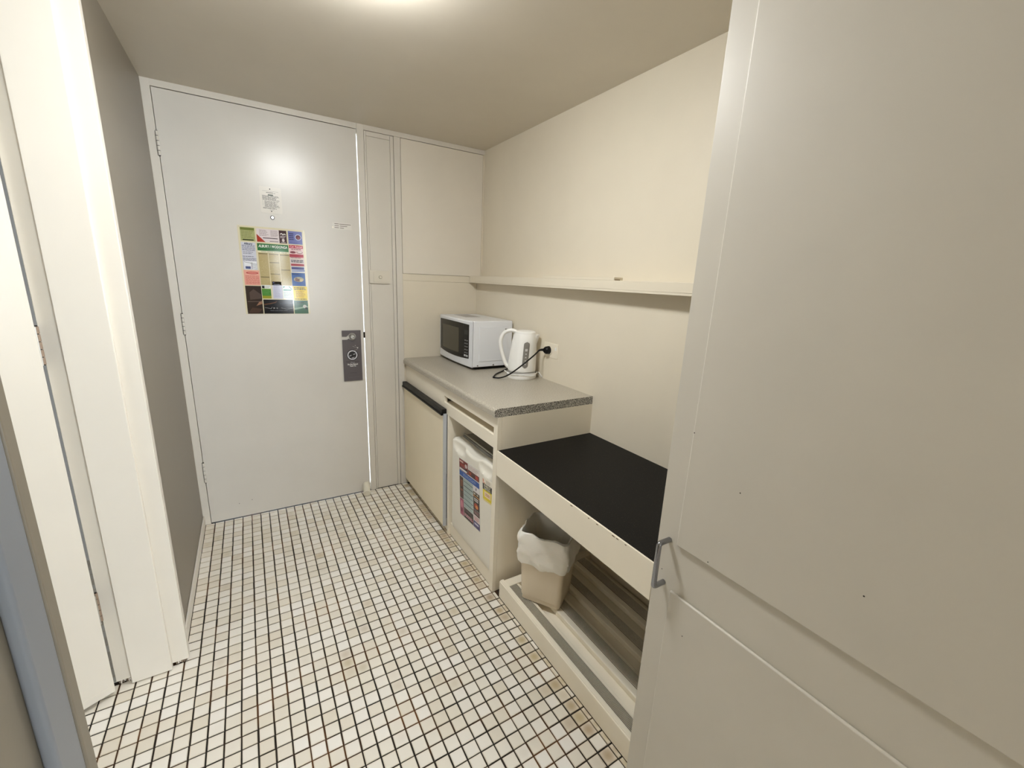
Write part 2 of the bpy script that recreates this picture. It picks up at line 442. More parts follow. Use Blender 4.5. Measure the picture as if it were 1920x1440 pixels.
# ------------------------------------------------------------------ ceiling lamp
lamp = thing('ceiling_light', 'round frosted dome ceiling light in the hall ceiling', 'ceiling light', (0.60, -1.30, H))
bm = bmesh.new(); cyl(bm, (0, 0, -0.0005), (0, 0, -0.014), 0.13, seg=48); obj('base', bm, WHITE, lamp)
bm = bmesh.new(); rings = []
for i in range(9):
    a = i/8*math.pi/2*0.97
    rings.append([(0.122*math.cos(a)*math.cos(t*math.pi/18), 0.122*math.cos(a)*math.sin(t*math.pi/18), -0.0145-0.058*math.sin(a)) for t in range(36)])
loft(bm, rings); obj('diffuser', bm, emit('lamp_glass', (247, 249, 249), 43.0), lamp, smooth=True)

# ------------------------------------------------------------------ flat print helpers
PAL = {}
def pm(rgb, rough=0.35):
    k = (rgb, rough)
    if k not in PAL: PAL[k] = mat('print_%d_%d_%d' % rgb + ('' if rough == 0.35 else '_g'), rgb, rough, noise=0.0)
    return PAL[k]
class Print:
    """flat shapes on a sheet; u to the right, v upwards, both in metres, from an origin"""
    def __init__(s, origin, U, V, N, rough=0.35):
        s.o = Vector(origin); s.U = Vector(U); s.V = Vector(V); s.N = Vector(N); s.r = rough; s.lvl = 0
        s.start()
    def start(s): s.bm = bmesh.new(); s.cols = []; s.h = 0.0006
    def p(s, u, v, h): return s.o+s.U*u+s.V*v+s.N*h
    def poly(s, pts, rgb, up=True):
        if rgb not in s.cols: s.cols.append(rgb)
        f = s.bm.faces.new([s.bm.verts.new(s.p(u, v, s.h)) for u, v in pts]); f.material_index = s.cols.index(rgb)
        if up: s.h += 0.00006
    def rect(s, u0, v0, u1, v1, rgb): s.poly([(u0, v0), (u1, v0), (u1, v1), (u0, v1)], rgb)
    def disc(s, u, v, r, rgb, n=24, ry=None):
        ry = ry or r
        s.poly([(u+r*math.cos(2*math.pi*i/n), v+ry*math.sin(2*math.pi*i/n)) for i in range(n)], rgb)
    def lines(s, u0, v1, u1, v0, n, rgb, th=0.35, seed=0, ragged=True):
        r = random.Random(seed); dv = (v1-v0)/n
        for i in range(n):
            v = v1-dv*(i+0.5); u = u0; end = u1-(r.uniform(0, 0.3)*(u1-u0) if ragged else 0)
            while u < end-1e-4:
                wd = min(r.uniform(0.12, 0.3)*(u1-u0), end-u)
                s.poly([(u, v-dv*th/2), (u+wd, v-dv*th/2), (u+wd, v+dv*th/2), (u, v+dv*th/2)], rgb, up=False)
                u += wd+0.03*(u1-u0)
        s.h += 0.00006
    def stroke(s, pts, th, rgb):
        for (a, b), (c, d) in zip(pts, pts[1:]):
            L = math.hypot(c-a, d-b) or 1; nx, ny = -(d-b)/L*th/2, (c-a)/L*th/2
            s.poly([(a-nx, b-ny), (c-nx, d-ny), (c+nx, d+ny), (a+nx, b+ny)], rgb, up=False)
        s.h += 0.00006
    def done(s, name, parent, label=None):
        me = bpy.data.meshes.new(name); s.bm.to_mesh(me); s.bm.free()
        o = link(name, me, [pm(c, s.r) for c in s.cols], parent)
        if parent is not None: me.transform(mroot(parent).inverted())
        if label: o['label'] = label
        s.start(); return o
    def text(s, txt, u, v, size, rgb, parent, width=None, align='CENTER', shear=0, name='lettering', bold=0.0, h=0.0013):
        cu = bpy.data.curves.new('t', 'FONT'); cu.body = txt; cu.size = size; cu.align_x = align; cu.align_y = 'CENTER'; cu.shear = shear; cu.offset = bold
        cu.resolution_u = 2
        o = bpy.data.objects.new('t', cu); C.objects.link(o)
        dg = bpy.context.evaluated_depsgraph_get(); dg.update()
        me = bpy.data.meshes.new_from_object(o.evaluated_get(dg)); bpy.data.objects.remove(o, do_unlink=True)
        if width:
            xs = [vv.co.x for vv in me.vertices]; k = width/max(1e-6, max(xs)-min(xs))
            for vv in me.vertices: vv.co.x *= k
        for vv in me.vertices: vv.co = s.p(u+vv.co.x, v+vv.co.y, h)
        if parent is not None: me.transform(mroot(parent).inverted())
        me.materials.clear()
        return link(name, me, pm(rgb, s.r), parent)

# ------------------------------------------------------------------ entrance door
d1 = thing('door_1', 'white flush entrance door', 'door', (0.0, 0.0, 0.0)); del d1['category']; del d1['label']; d1['kind'] = S
bx('door_leaf', 0.0335, 0.8535, 0.0003, 0.036, 0.006, 2.0405, DOORW, d1, 0.0012)
def hinge(x, y, z0, z1, parent, r=0.0055, m=DOORW):
    n = 5; hgt = (z1-z0)/n
    o0 = None
    for i in range(n):
        bm = bmesh.new(); cyl(bm, (x, y, z0+hgt*i+0.0012), (x, y, z0+hgt*(i+1)-0.0012), r, seg=14)
        obj('hinge_knuckle', bm, m, parent)
    bm = bmesh.new(); cyl(bm, (x, y, z0-0.002), (x, y, z1+0.002), r*0.6, seg=10)
    obj('hinge_pin', bm, DARK, parent)
hz = [(1.776, 1.873), (1.004, 1.103), (0.240, 0.349)]
hg = []
for z0, z1 in hz:
    e = bx('hinge', 0.0325-0.006, 0.0325, -0.0008, 0.010, z0, z1, DARK, d1)
    hinge(0.0335, -0.0045, z0, z1, e)
# chipped dots low on the door
for x, z in ((0.165, 0.085), (0.225, 0.093)):
    bm = bmesh.new(); cyl(bm, (x, 0.0005, z), (x, -0.0008, z), 0.0018, seg=8); obj('paint_chip', bm, DARK, d1)
bm = bmesh.new(); cyl(bm, (0.441, 0.001, 1.568), (0.441, -0.003, 1.568), 0.0092, seg=28); pe = obj('peephole', bm, DARK, d1)
bm = bmesh.new(); cyl(bm, (0.441, -0.0031, 1.568), (0.441, -0.0042, 1.568), 0.0058, 0.005, seg=28)
o = obj('lens', bm, emit('peephole_daylight_glow', (250, 252, 255), 1.2), pe)  # lens glows in place of daylight coming through the peephole
bx('latch', 0.8500, 0.8600, -0.0025, 0.004, 0.962, 0.995, mat('aged_brass', (40, 32, 24), 0.5, metal=0.6), d1, 0.002)
lk = thing('door_lock', 'round chrome lock cylinder at the right edge of the entrance door', 'lock', (0.786, 0.0, 0.971))
bm = bmesh.new()
cyl(bm, (0, 0, 0), (0, -0.014, 0), 0.0175, 0.0165, seg=36)
obj('rose', bm, CHROME, lk, smooth=True)
bm = bmesh.new(); cyl(bm, (0, -0.0141, 0), (0, -0.022, 0), 0.0150, 0.0110, seg=36); cyl(bm, (0, -0.022, 0), (0, -0.024, 0), 0.010, 0.0085, seg=24)
kn = obj('turn_knob', bm, SATIN, lk, smooth=True)
bx('key_slot', -0.006, 0.006, -0.0285, -0.0241, -0.0022, 0.0022, CHROME, kn, 0.0008)
# door stop on the floor end
ds = thing('door_stop', 'small white rubber door stop at the foot of the entrance door', 'door stop', (0.822, -0.0, 0.03))
bm = bmesh.new(); tube(bm, [(0.008, -0.001, 0.020), (0.002, -0.035, 0.008), (-0.006, -0.078, -0.006)], 0.0205, seg=20, sub=6); obj('buffer', bm, mat('stop_rubber', (226, 222, 206), 0.5), ds, smooth=True)

# notice plate
npt = thing('notice_plate', 'small cream notice plate of fine print screwed above the peephole', 'sign', (0.4405, 0.0, 1.6465))
def rrect(w, h, r, n=5):
    pts = []
    for cx, cz, a0 in ((w/2-r, h/2-r, 0), (-w/2+r, h/2-r, 90), (-w/2+r, -h/2+r, 180), (w/2-r, -h/2+r, 270)):
        for i in range(n+1):
            a = math.radians(a0+90*i/n); pts.append((cx+r*math.cos(a), cz+r*math.sin(a)))
    return pts
bm = bmesh.new(); extr(bm, rrect(0.093, 0.120, 0.007), 1, -0.0002, -0.0022); obj('plate', bm, mat('plate_cream', (218, 213, 203), 0.3, noise=0.01), npt)
for dz in (0.051, -0.050):
    bm = bmesh.new(); cyl(bm, (-0.001, -0.0022, dz), (-0.001, -0.0038, dz), 0.0026, seg=12); obj('screw', bm, DARK, npt)
P = Print((0.4405, -0.0022, 1.6465), (1, 0, 0), (0, 0, 1), (0, -1, 0))
G = (96, 92, 84)
P.rect(-0.034, 0.0405, 0.034, 0.0415, (140, 136, 126)); P.rect(-0.018, 0.033, 0.012, 0.0355, (70, 72, 60)); P.rect(0.014, 0.032, 0.021, 0.0338, (110, 110, 98))
P.rect(-0.011, 0.0215, 0.011, 0.0268, (62, 76, 58))
P.lines(-0.036, 0.0215, 0.037, -0.001, 6, G, 0.5, 3); P.lines(-0.028, -0.003, 0.037, -0.032, 7, G, 0.45, 4)
P.lines(-0.036, -0.033, 0.037, -0.040, 2, G, 0.5, 6); P.rect(-0.008, -0.044, 0.010, -0.0430, G)
for i in range(4): P.rect(-0.036, -0.006-0.006*i, -0.0335, -0.0045-0.006*i, G)
P.done('printed_text', npt)

# advert poster on the door
X0, Z1 = 0.2885, 1.5205
post = thing('advert_poster', 'colourful laminated advertising poster with a green heading on the entrance door', 'poster', (X0, 0.0, Z1))
GL = mat('laminate_sheet', (222, 214, 184), 0.07, noise=0.0, coat=0.6)
bx('sheet', 0, 0.292, -0.0012, -0.0002, -0.421, 0, GL, post, 0.0003)
P = Print((0.0, -0.0012, 0.0), (1, 0, 0), (0, 0, 1), (0, -1, 0), rough=0.10)
WH = (236, 234, 230)
P.rect(.298, 1.450, .359, 1.513, (168, 172, 118)); P.rect(.300, 1.500, .357, 1.511, (112, 122, 62)); P.lines(.303, 1.498, .355, 1.462, 5, (120, 122, 84), .3, 1); P.rect(.306, 1.453, .352, 1.458, (40, 44, 30)); P.done('printed_advert', post)
P.rect(.366, 1.450, .463, 1.512, (222, 212, 214)); P.poly([(.366, 1.486), (.366, 1.450), (.402, 1.450)], (168, 58, 44)); P.lines(.378, 1.508, .420, 1.478, 6, (130, 104, 110), .3, 2); P.lines(.426, 1.508, .460, 1.478, 6, (130, 104, 110), .3, 8); P.rect(.392, 1.468, .456, 1.4715, (60, 44, 50)); P.rect(.420, 1.4545, .458, 1.457, (90, 70, 76)); P.done('printed_advert', post)
P.rect(.463, 1.450, .496, 1.511, (66, 44, 48)); P.stroke([(.468, 1.492), (.474, 1.498), (.480, 1.490), (.486, 1.496), (.492, 1.491)], .004, WH); P.lines(.467, 1.487, .494, 1.474, 2, (210, 200, 200), .5, 4); P.disc(.480, 1.465, .006, (215, 205, 205), ry=.008); P.rect(.470, 1.453, .490, 1.456, (190, 180, 180)); P.done('printed_advert', post)
P.rect(.503, 1.450, .567, 1.512, (112, 118, 176)); P.disc(.548, 1.484, .0145, (200, 205, 225)); P.disc(.548, 1.484, .0115, (92, 34, 48)); P.disc(.549, 1.480, .005, (140, 60, 70)); P.lines(.507, 1.504, .532, 1.468, 4, (46, 46, 84), .5, 5); P.lines(.508, 1.460, .562, 1.454, 1, (90, 92, 150), .3, 6); P.done('printed_advert', post)
P.rect(.297, 1.315, .357, 1.444, (206, 208, 220)); P.lines(.300, 1.432, .354, 1.404, 5, (74, 76, 100), .35, 7, False); P.lines(.302, 1.402, .352, 1.388, 2, (90, 92, 110), .3, 9); P.lines(.299, 1.382, .354, 1.374, 1, (70, 72, 96), .3, 9)
P.lines(.299, 1.372, .355, 1.356, 3, (96, 98, 116), .4, 9, False)
P.rect(.302, 1.317, .354, 1.356, (232, 234, 240)); P.stroke([(.302, 1.352), (.334, 1.346), (.355, 1.342)], .0014, (50, 54, 80)); P.stroke([(.334, 1.346), (.333, 1.318)], .0016, (50, 54, 80))
for i in range(4): P.stroke([(.333, 1.340-.006*i), (.354, 1.337-.006*i)], .0012, (50, 54, 80))
P.rect(.306, 1.319, .328, 1.331, (80, 90, 132)); P.disc(.334, 1.346, .0035, (60, 64, 90)); P.disc(.334, 1.346, .002, WH); P.done('printed_advert', post)
P.text('Albury', .327, 1.437, .0125, (40, 44, 70), post, bold=.0004)
P.rect(.364, 1.409, .500, 1.443, (46, 112, 62)); P.rect(.366, 1.401, .500, 1.4075, (226, 222, 190)); P.lines(.378, 1.4065, .490, 1.402, 1, (90, 90, 70), .35, 12, False); P.done('printed_heading', post)
P.text('ALBURY / WODONGA', .432, 1.430, .0175, (244, 246, 240), post, width=.126, shear=.15, bold=.0003)
P.lines(.404, 1.420, .462, 1.4155, 1, (170, 205, 176), .5, 2); P.done('printed_heading', post)
P.rect(.503, 1.380, .567, 1.445, (226, 196, 196)); P.rect(.503, 1.430, .567, 1.445, (176, 36, 62)); P.rect(.503, 1.386, .567, 1.401, (168, 30, 54)); P.disc(.519, 1.410, .0135, (110, 28, 42), ry=.0055); P.disc(.550, 1.411, .0145, (120, 40, 50), ry=.006); P.disc(.550, 1.412, .012, (230, 215, 215), ry=.004); P.lines(.512, 1.428, .560, 1.421, 1, (140, 60, 70), .5, 3); P.lines(.507, 1.385, .564, 1.381, 1, (60, 40, 40), .5, 5); P.done('printed_advert', post)
P.text('Car Rental', .535, 1.4375, .0125, (238, 190, 196), post, width=.056, bold=.0003)
P.rect(.503, 1.341, .568, 1.378, (214, 200, 198)); P.lines(.508, 1.374, .564, 1.360, 2, (34, 32, 48), .6, 14, False); P.rect(.506, 1.343, .567, 1.354, (158, 48, 58)); P.done('printed_advert', post)
P.rect(.507, 1.312, .568, 1.340, (206, 212, 228)); P.rect(.507, 1.325, .566, 1.338, (70, 72, 128)); P.poly([(.507, 1.316), (.568, 1.318), (.568, 1.323), (.507, 1.319)], (40, 56, 130)); P.done('printed_advert', post)
P.rect(.505, 1.243, .568, 1.309, (40, 88, 158)); P.disc(.537, 1.276, .023, (170, 166, 140), ry=.013); P.disc(.534, 1.272, .015, (110, 86, 84), ry=.007); P.disc(.548, 1.272, .008, (206, 190, 150), ry=.006); P.disc(.526, 1.279, .006, (130, 100, 90)); P.lines(.508, 1.305, .550, 1.299, 1, (20, 30, 60), .5, 2); P.done('printed_advert', post)
P.rect(.296, 1.241, .363, 1.313, (228, 168, 152)); P.disc(.332, 1.300, .026, (170, 44, 46), ry=.0055); P.disc(.332, 1.300, .021, (226, 150, 140), ry=.0028); P.lines(.302, 1.288, .360, 1.246, 7, (190, 84, 80), .35, 15, False); P.done('printed_advert', post)
P.rect(.365, 1.244, .503, 1.400, (182, 166, 118))
rr = random.Random(9)
for i in range(230):
    u = rr.uniform(.367, .499); v = rr.uniform(1.247, 1.392)
    P.poly([(u, v), (u+rr.uniform(.001, .004), v), (u+.002, v+.0012), (u, v+.0012)], rr.choice([(206, 192, 150), (150, 132, 86), (220, 206, 166), (168, 140, 90)]), up=False)
P.h += 6e-5
for u in (.407, .455): P.rect(u, 1.246, u+.0025, 1.398, (224, 214, 176))
for u0, u1, v in ((.367, .405, 1.396), (.411, .453, 1.396), (.460, .500, 1.394), (.411, .453, 1.356), (.460, .500, 1.322), (.411, .453, 1.300), (.367, .405, 1.284)): P.rect(u0, v-.003, u1, v, (92, 82, 52))
P.done('printed_street_map', post)
P.rect(.296, 1.101, .364, 1.238, (52, 42, 38)); P.poly([(.312, 1.170), (.360, 1.176), (.362, 1.196), (.330, 1.222), (.312, 1.206)], (84, 70, 64)); P.poly([(.336, 1.140), (.362, 1.150), (.362, 1.166), (.350, 1.160)], (150, 112, 90)); P.rect(.300, 1.160, .360, 1.1625, (110, 96, 88)); P.poly([(.300, 1.105), (.345, 1.105), (.362, 1.125), (.318, 1.132)], (76, 58, 50)); P.done('printed_advert', post)
P.rect(.366, 1.177, .406, 1.243, (120, 160, 70)); P.rect(.366, 1.226, .406, 1.243, (226, 230, 226)); P.rect(.368, 1.227, .379, 1.240, (22, 24, 24)); P.lines(.381, 1.239, .404, 1.229, 3, (110, 120, 118), .3, 1); P.rect(.366, 1.192, .406, 1.222, (58, 124, 40)); P.lines(.369, 1.219, .404, 1.196, 4, (120, 176, 96), .25, 7); P.rect(.366, 1.177, .406, 1.190, (150, 150, 40)); P.done('printed_advert', post)
P.rect(.414, 1.176, .458, 1.262, (196, 198, 216)); P.poly([(.417, 1.259), (.425, 1.259), (.421, 1.252)], (70, 74, 140)); P.lines(.420, 1.250, .450, 1.184, 12, (160, 162, 190), .35, 4); P.done('printed_advert', post)
P.rect(.460, 1.178, .503, 1.242, (222, 232, 228)); P.rect(.462, 1.218, .498, 1.224, (50, 140, 128)); P.poly([(.462, 1.239), (.472, 1.239), (.462, 1.230)], (50, 140, 128)); P.lines(.463, 1.214, .501, 1.182, 5, (120, 150, 146), .25, 4, False); P.stroke([(.488, 1.240), (.503, 1.222)], .003, (60, 140, 126)); P.done('printed_advert', post)
P.rect(.507, 1.170, .573, 1.240, (236, 208, 62)); P.lines(.511, 1.237, .570, 1.222, 2, (70, 66, 60), .55, 7); P.lines(.518, 1.218, .566, 1.184, 6, (170, 116, 60), .35, 9); P.lines(.512, 1.179, .568, 1.173, 1, (56, 48, 44), .6, 3, False); P.done('printed_advert', post)
P.rect(.368, 1.101, .502, 1.172, (18, 18, 22)); P.poly([(.370, 1.150), (.395, 1.154), (.420, 1.160), (.430, 1.168), (.424, 1.156), (.398, 1.149), (.372, 1.144)], (92, 62, 44)); P.rect(.440, 1.152, .500, 1.154, (90, 92, 100)); P.rect(.440, 1.140, .500, 1.1415, (50, 52, 60)); P.disc(.413, 1.129, .005, (170, 168, 168), 3); P.disc(.427, 1.129, .005, (120, 118, 118), 4); P.stroke([(.372, 1.132), (.400, 1.126), (.405, 1.135)], .0015, (150, 150, 150)); P.stroke([(.445, 1.130), (.470, 1.124), (.498, 1.128)], .0012, (150, 150, 150)); P.lines(.395, 1.118, .480, 1.114, 1, (120, 120, 124), .4, 3); P.done('printed_advert', post)
P.rect(.506, 1.101, .572, 1.169, (62, 102, 78)); P.poly([(.506, 1.120), (.572, 1.134), (.572, 1.140), (.506, 1.130)], (140, 168, 146)); P.disc(.556, 1.138, .009, (196, 196, 188)); P.disc(.563, 1.128, .006, (36, 44, 40)); P.lines(.520, 1.160, .556, 1.154, 1, (24, 40, 32), .6, 3); P.done('printed_advert', post)
# pins in the corners
for x, z in ((0.006, -0.006), (0.286, -0.008), (0.007, -0.414), (0.286, -0.414)):
    bm = bmesh.new(); cyl(bm, (x, -0.0012, z), (x, -0.0028, z), 0.0022, seg=10); obj('pin', bm, SATIN, post)

# clear sticker with three text lines
st = thing('sticker', 'small clear sticker with three short dark lines near the latch side of the door', 'sticker', (0.762, 0.0, 1.56))
bx('film', -0.047, 0.05, -0.0007, -0.0001, -0.017, 0.015, mat('sticker_film', (218, 214, 206), 0.3, noise=0.0), st)
P = Print((0.762, -0.0004, 1.56), (1, 0, 0), (0, 0, 1), (0, -1, 0))
for i, (a, b_) in enumerate(((-0.012, 0.046), (-0.010, 0.027), (-0.010, 0.010))):
    z = 0.0085-0.0095*i
    P.rect(-0.036, z-0.0014, -0.0145, z+0.0014, (96, 86, 74)); P.rect(a, z-0.0014, b_, z+0.0014, (96, 86, 74))
P.disc(-0.045, -0.010, 0.004, (244, 238, 224)); P.done('printed_lines', st)

# door hanger
hx0, hx1, hz0, hz1 = 0.7325, 0.8345, 0.7155, 1.0065
hg = thing('door_hanger', 'dark grey door hanger with a round sleeping face hung on the door lock', 'door hanger', (0.7835, -0.0065, 0.86))
bm = bmesh.new()
cx, cz, r = 0.786, 0.971, 0.0215
arc = [(cx+r*math.cos(math.radians(a)), cz+r*math.sin(math.radians(a))) for a in range(150, -161, -15)]
pts = [(hx0, hz1), (hx0, 0.972)] + [(hx0+0.016, 0.972), (0.760, 0.964)][:0]
outline = [(hx0, hz0), (hx1, hz0), (hx1, hz1), (hx0, hz1), (hx0, 0.9725), (cx-0.030, 0.9715)] + arc[0:] + [(cx-0.027, 0.9545), (hx0, 0.9545)]
extr(bm, outline, 1, -0.0052, -0.0062); h1 = obj('card', bm, HANGG); adopt(h1, hg)
P = Print((0.7835, -0.0062, 0.86), (1, 0, 0), (0, 0, 1), (0, -1, 0))
BK = (22, 20, 22); LG = (200, 200, 206)
P.disc(0, .005, .0345, BK, 32, .035) if False else None
P.disc(0, 0.006, .0315, BK, 32); P.disc(0, 0.006, .0275, LG, 32); P.disc(0, 0.006, .0215, BK, 32)
P.stroke([(-.017, .001), (-.011, .003), (-.005, .006)], .003, LG); P.stroke([(.004, .010), (.010, .010), (.016, .013)], .003, LG); P.stroke([(-.004, -.009), (.002, -.011), (.010, -.007)], .003, LG)
P.done('printed_face', hg)
P.rect(-.036, -.0325, .036, -.0305, BK); P.done('printed_rule', hg)
for u, v, q in ((.006, .056, .0012), (.012, .052, .0012), (.018, .060, .0014), (.022, .050, .0015), (.030, .046, .003), (.016, .034, .0012), (.025, .036, .0013), (.031, .049, .0015)): P.disc(u, v, q, WH, 8)
P.done('printed_stars', hg); P.rect(-.028, -.1235, .03, -.1225, (110, 104, 106)); P.done('printed_rule', hg); P.rect(-.016, -.099, .018, -.096, (70, 66, 68)); P.done('printed_marks', hg)
P.text('Please', 0, -.0365, .0075, (180, 178, 184), hg, width=.022, h=.0004)
P.text('Do Not Disturb', 0, -.0475, .0115, WH, hg, width=.056, bold=.0003, h=.0004)
P.text('Thank You', 0, -.0575, .0105, WH, hg, width=.034, bold=.0003, h=.0004)

# light switch on the side panel
sw = thing('light_switch', 'cream rectangular switch plate with one round button beside the entrance door', 'light switch', (0.9535, 0.0085, 1.3035))
bx('plate', -0.057, 0.057, -0.0105, -0.0002, -0.0355, 0.0365, mat('switch_cream', (216, 210, 196), 0.32), sw, 0.002)
bx('insert', -0.036, 0.046, -0.0130, -0.0106, -0.0275, 0.0285, mat('switch_cream', (216, 210, 196), 0.32), sw, 0.0012)
bm = bmesh.new(); cyl(bm, (0.002, -0.0131, 0), (0.002, -0.0142, 0), 0.0095, seg=28); rg = obj('button_ring', bm, mat('switch_ring', (150, 142, 124), 0.4), sw)
bm = bmesh.new(); cyl(bm, (0.002, -0.0143, 0), (0.002, -0.0175, 0), 0.0075, 0.0068, seg=28); obj('button', bm, mat('switch_cream', (216, 210, 196), 0.32), sw)

# ------------------------------------------------------------------ shelf ledge
SX, SY = 1.5155, -1.9395
sh = thing('wall_shelf', 'long narrow cream shelf ledge along the right wall above the worktop', 'shelf', (1.56, -0.9, 1.292))
a = bx('shelf_board', SX, 1.604, SY, 0.0022, 1.3, 1.334, CREAM, None, 0.0015); adopt(a, sh)
a = bx('shelf_lip', SX-0.0002, SX+0.018, SY, 0.0022, 1.292, 1.2998, CREAM, None, 0.0); adopt(a, sh)
bt = bx('wooden_batten', SX+0.003, SX+0.05, -1.276, -0.800, 1.3342, 1.3455, CREAM, None, 0.001)
tag(bt, 'thin cream batten lying on top of the long wall shelf', 'batten')
a = bx('raw_end', SX+0.006, SX+0.03, -1.281, -1.2765, 1.3342, 1.3375, mat('bare_wood', (120, 96, 56), 0.7), bt, 0.0)

# ------------------------------------------------------------------ worktop
def rounded_front(x0, x1, z0, z1, r, n=8):
    pts = [(x1, z0), (x1, z1), (x0+r, z1)]
    for i in range(1, n): 
        a = math.radians(90+90*i/n); pts.append((x0+r+r*math.cos(a), z1-r+r*math.sin(a)))
    pts += [(x0, z1-r), (x0, z0+0.004), (x0+0.004, z0)]
    return pts
bm = bmesh.new(); extr(bm, rounded_front(1.0795, 1.5685, 0.795, 0.83, 0.016), 1, -0.0005, -0.35)
extr(bm, rounded_front(1.0795, 1.577, 0.795, 0.83, 0.016), 1, -0.35, -0.80); extr(bm, rounded_front(1.0795, 1.5795, 0.795, 0.83, 0.016), 1, -0.80, -1.1495)
wt = obj('worktop', bm, COUNT, smooth=True); tag(wt, 'grey speckled laminate worktop holding the microwave and kettle', 'worktop')
bm = bmesh.new(); extr(bm, rounded_front(1.0795, 1.5795, 0.795, 0.83, 0.016), 1, -1.1497, -1.1512)
obj('edge_strip', bm, EDGE, wt)['label'] = 'black and white speckled end strip'

# ------------------------------------------------------------------ kitchen unit
XB = 1.0947
ku = thing('kitchen_cabinet', 'cream built-in base cabinet under the grey worktop', 'cabinet', (XB, -0.6, 0))
def kp(name, *a, m=CREAM2, bev=0.0012, lab=None, parent=None):
    o = bx(name, *a, m, None, bev); adopt(o, ku)
    if lab: o['label'] = lab
    return o
T = 0.018
bm = bmesh.new()   # face frame: rails and stiles round the slot and the fridge bay
box(bm, XB, XB+T, -1.1515, -0.0005, 0.7465, 0.7948); box(bm, XB, XB+T, -0.609, -0.0005, 0.668, 0.7465)
box(bm, XB, XB+T, -1.1515, -0.609, 0.660, 0.713)
box(bm, XB, XB+T, -1.1515, -1.121, 0.713, 0.7465)
box(bm, XB, XB+T, -1.1515, -1.121, 0.0, 0.660)
ff = obj('face_frame', bm, CREAM2); adopt(ff, ku)
kp('end_panel', XB+T+0.0003, 1.583, -1.1515, -1.1335, 0.0, 0.7948)
kp('divider_panel', XB+0.0002, 1.5680, -0.668, -0.650, 0.0, 0.6595)
kp('slot_lining', XB+T+0.0005, 1.40, -1.133, -0.600, 0.7468, 0.7530)
kp('slot_floor', XB+T+0.0005, 1.40, -1.133, -0.600, 0.700, 0.7125)
kp('slot_back', XB+0.29, XB+0.30, -1.133, -0.600, 0.7128, 0.7464)
kp('plinth', 1.1065, 1.1205, -1.120, -0.669, 0.0, 0.068)
kp('plinth', 1.1065, 1.1205, -0.6485, -0.0005, 0.0, 0.046)
kp('bay_floor', 1.1207, 1.56, -1.133, -0.669, 0.0, 0.040)
# flush door with black grip rail and metal edge
dr = bx('cabinet_door', 1.077, 1.0945, -0.6385, -0.012, 0.042, 0.6625, mat('door_cream', (240, 229, 203), 0.4, bump=0.03, bscale=40), None, 0.0015); adopt(dr, ku)
bm = bmesh.new()
box(bm, 1.068, 1.094, -0.6425, -0.0095, 0.6635, 0.6865, 0.002); box(bm, 1.064, 1.078, -0.6425, -0.0095, 0.655, 0.6640, 0.002)
hd = obj('grip_rail', bm, BLACKP, None, smooth=True); hd.parent = dr; hd.data.transform(mroot(ku).inverted()); hd['label'] = 'black plastic grip rail'
bm = bmesh.new(); box(bm, 1.0765, 1.0943, -0.6445, -0.6388, 0.042, 0.6625)
ed = obj('edge_trim', bm, mat('pale_metal_trim', (196, 200, 206), 0.35, metal=0.3), None); ed.parent = dr; ed.data.transform(mroot(ku).inverted())
kp('painted_gap_shade', 1.0950, 1.10, -0.6497, -0.6455, 0.042, 0.66, m=DARK, bev=0)  # dark strip painted as the shade between door and divider

# ------------------------------------------------------------------ bar fridge in the bay
fg = thing('bar_fridge', 'small white bar fridge with a scooped handle in the open cabinet bay', 'fridge', (1.12, -0.92, 0.0402))
def fp(o): return adopt(o, fg)
FX = 1.0985
fp(bx('body', FX+0.056, 1.545, -1.112, -0.700, 0.072, 0.548, FRIDGEW, None, 0.006))
for y in (-1.08, -0.73):
    bm = bmesh.new(); cyl(bm, (1.18, y, 0.0405), (1.18, y, 0.0725), 0.014, seg=14); fp(obj('foot', bm, BLACKP))
    bm = bmesh.new(); cyl(bm, (1.50, y, 0.0405), (1.50, y, 0.0725), 0.014, seg=14); fp(obj('foot', bm, BLACKP))
fp(bx('top_panel', FX+0.058, 1.545, -1.110, -0.702, 0.5485, 0.5615, GREYTOP, None, 0.002))
tl = bmesh.new(); tube(tl, [(FX+0.066, -1.112, 0.5660), (FX+0.066, -0.702, 0.5660)], 0.0045, seg=10, sub=1); fp(obj('top_trim', tl, SATIN, smooth=True))
# door with wavy top and two scooped grips
y0, y1, zb, zt = -1.1195, -0.7015, 0.071, 0.556
ny, nz = 56, 40
bm = bmesh.new(); front = []; back = []
def topz(y):
    t = (y1-y)/(y1-y0)
    return zt - 0.012*max(0, math.sin(math.pi*min(1, max(0, (t-0.30)/0.40))))**1.0
def depth(y, z):
    # scoops bite into the front face close to the top edge
    t = (y1-y)/(y1-y0); s = 0
    for c, wd in ((0.20, 0.165), (0.84, 0.14)):
        s = max(s, 1-((t-c)/wd)**2-((z-(topz(y)-0.020))/0.034)**2)
    e = 0.0
    for dd in (y-y0, y1-y, z-zb): e = max(e, 1-min(1, dd/0.008))
    e2 = 1-min(1, max(0, (topz(y)-z))/0.012)
    return 0.016*max(0, s)**0.5 + 0.006*e*e+0.010*e2*e2
for i in range(ny+1):
    y = y0+(y1-y0)*i/ny; colf = []; colb = []
    for k in range(nz+1):
        t = k/nz; t = 1-(1-t)**1.6
        z = zb+(topz(y)-zb)*t
        colf.append(bm.verts.new((FX+depth(y, z), y, z)))
    front.append(colf); back.append([bm.verts.new((FX+0.054, y, zb)), bm.verts.new((FX+0.054, y, topz(y)))])
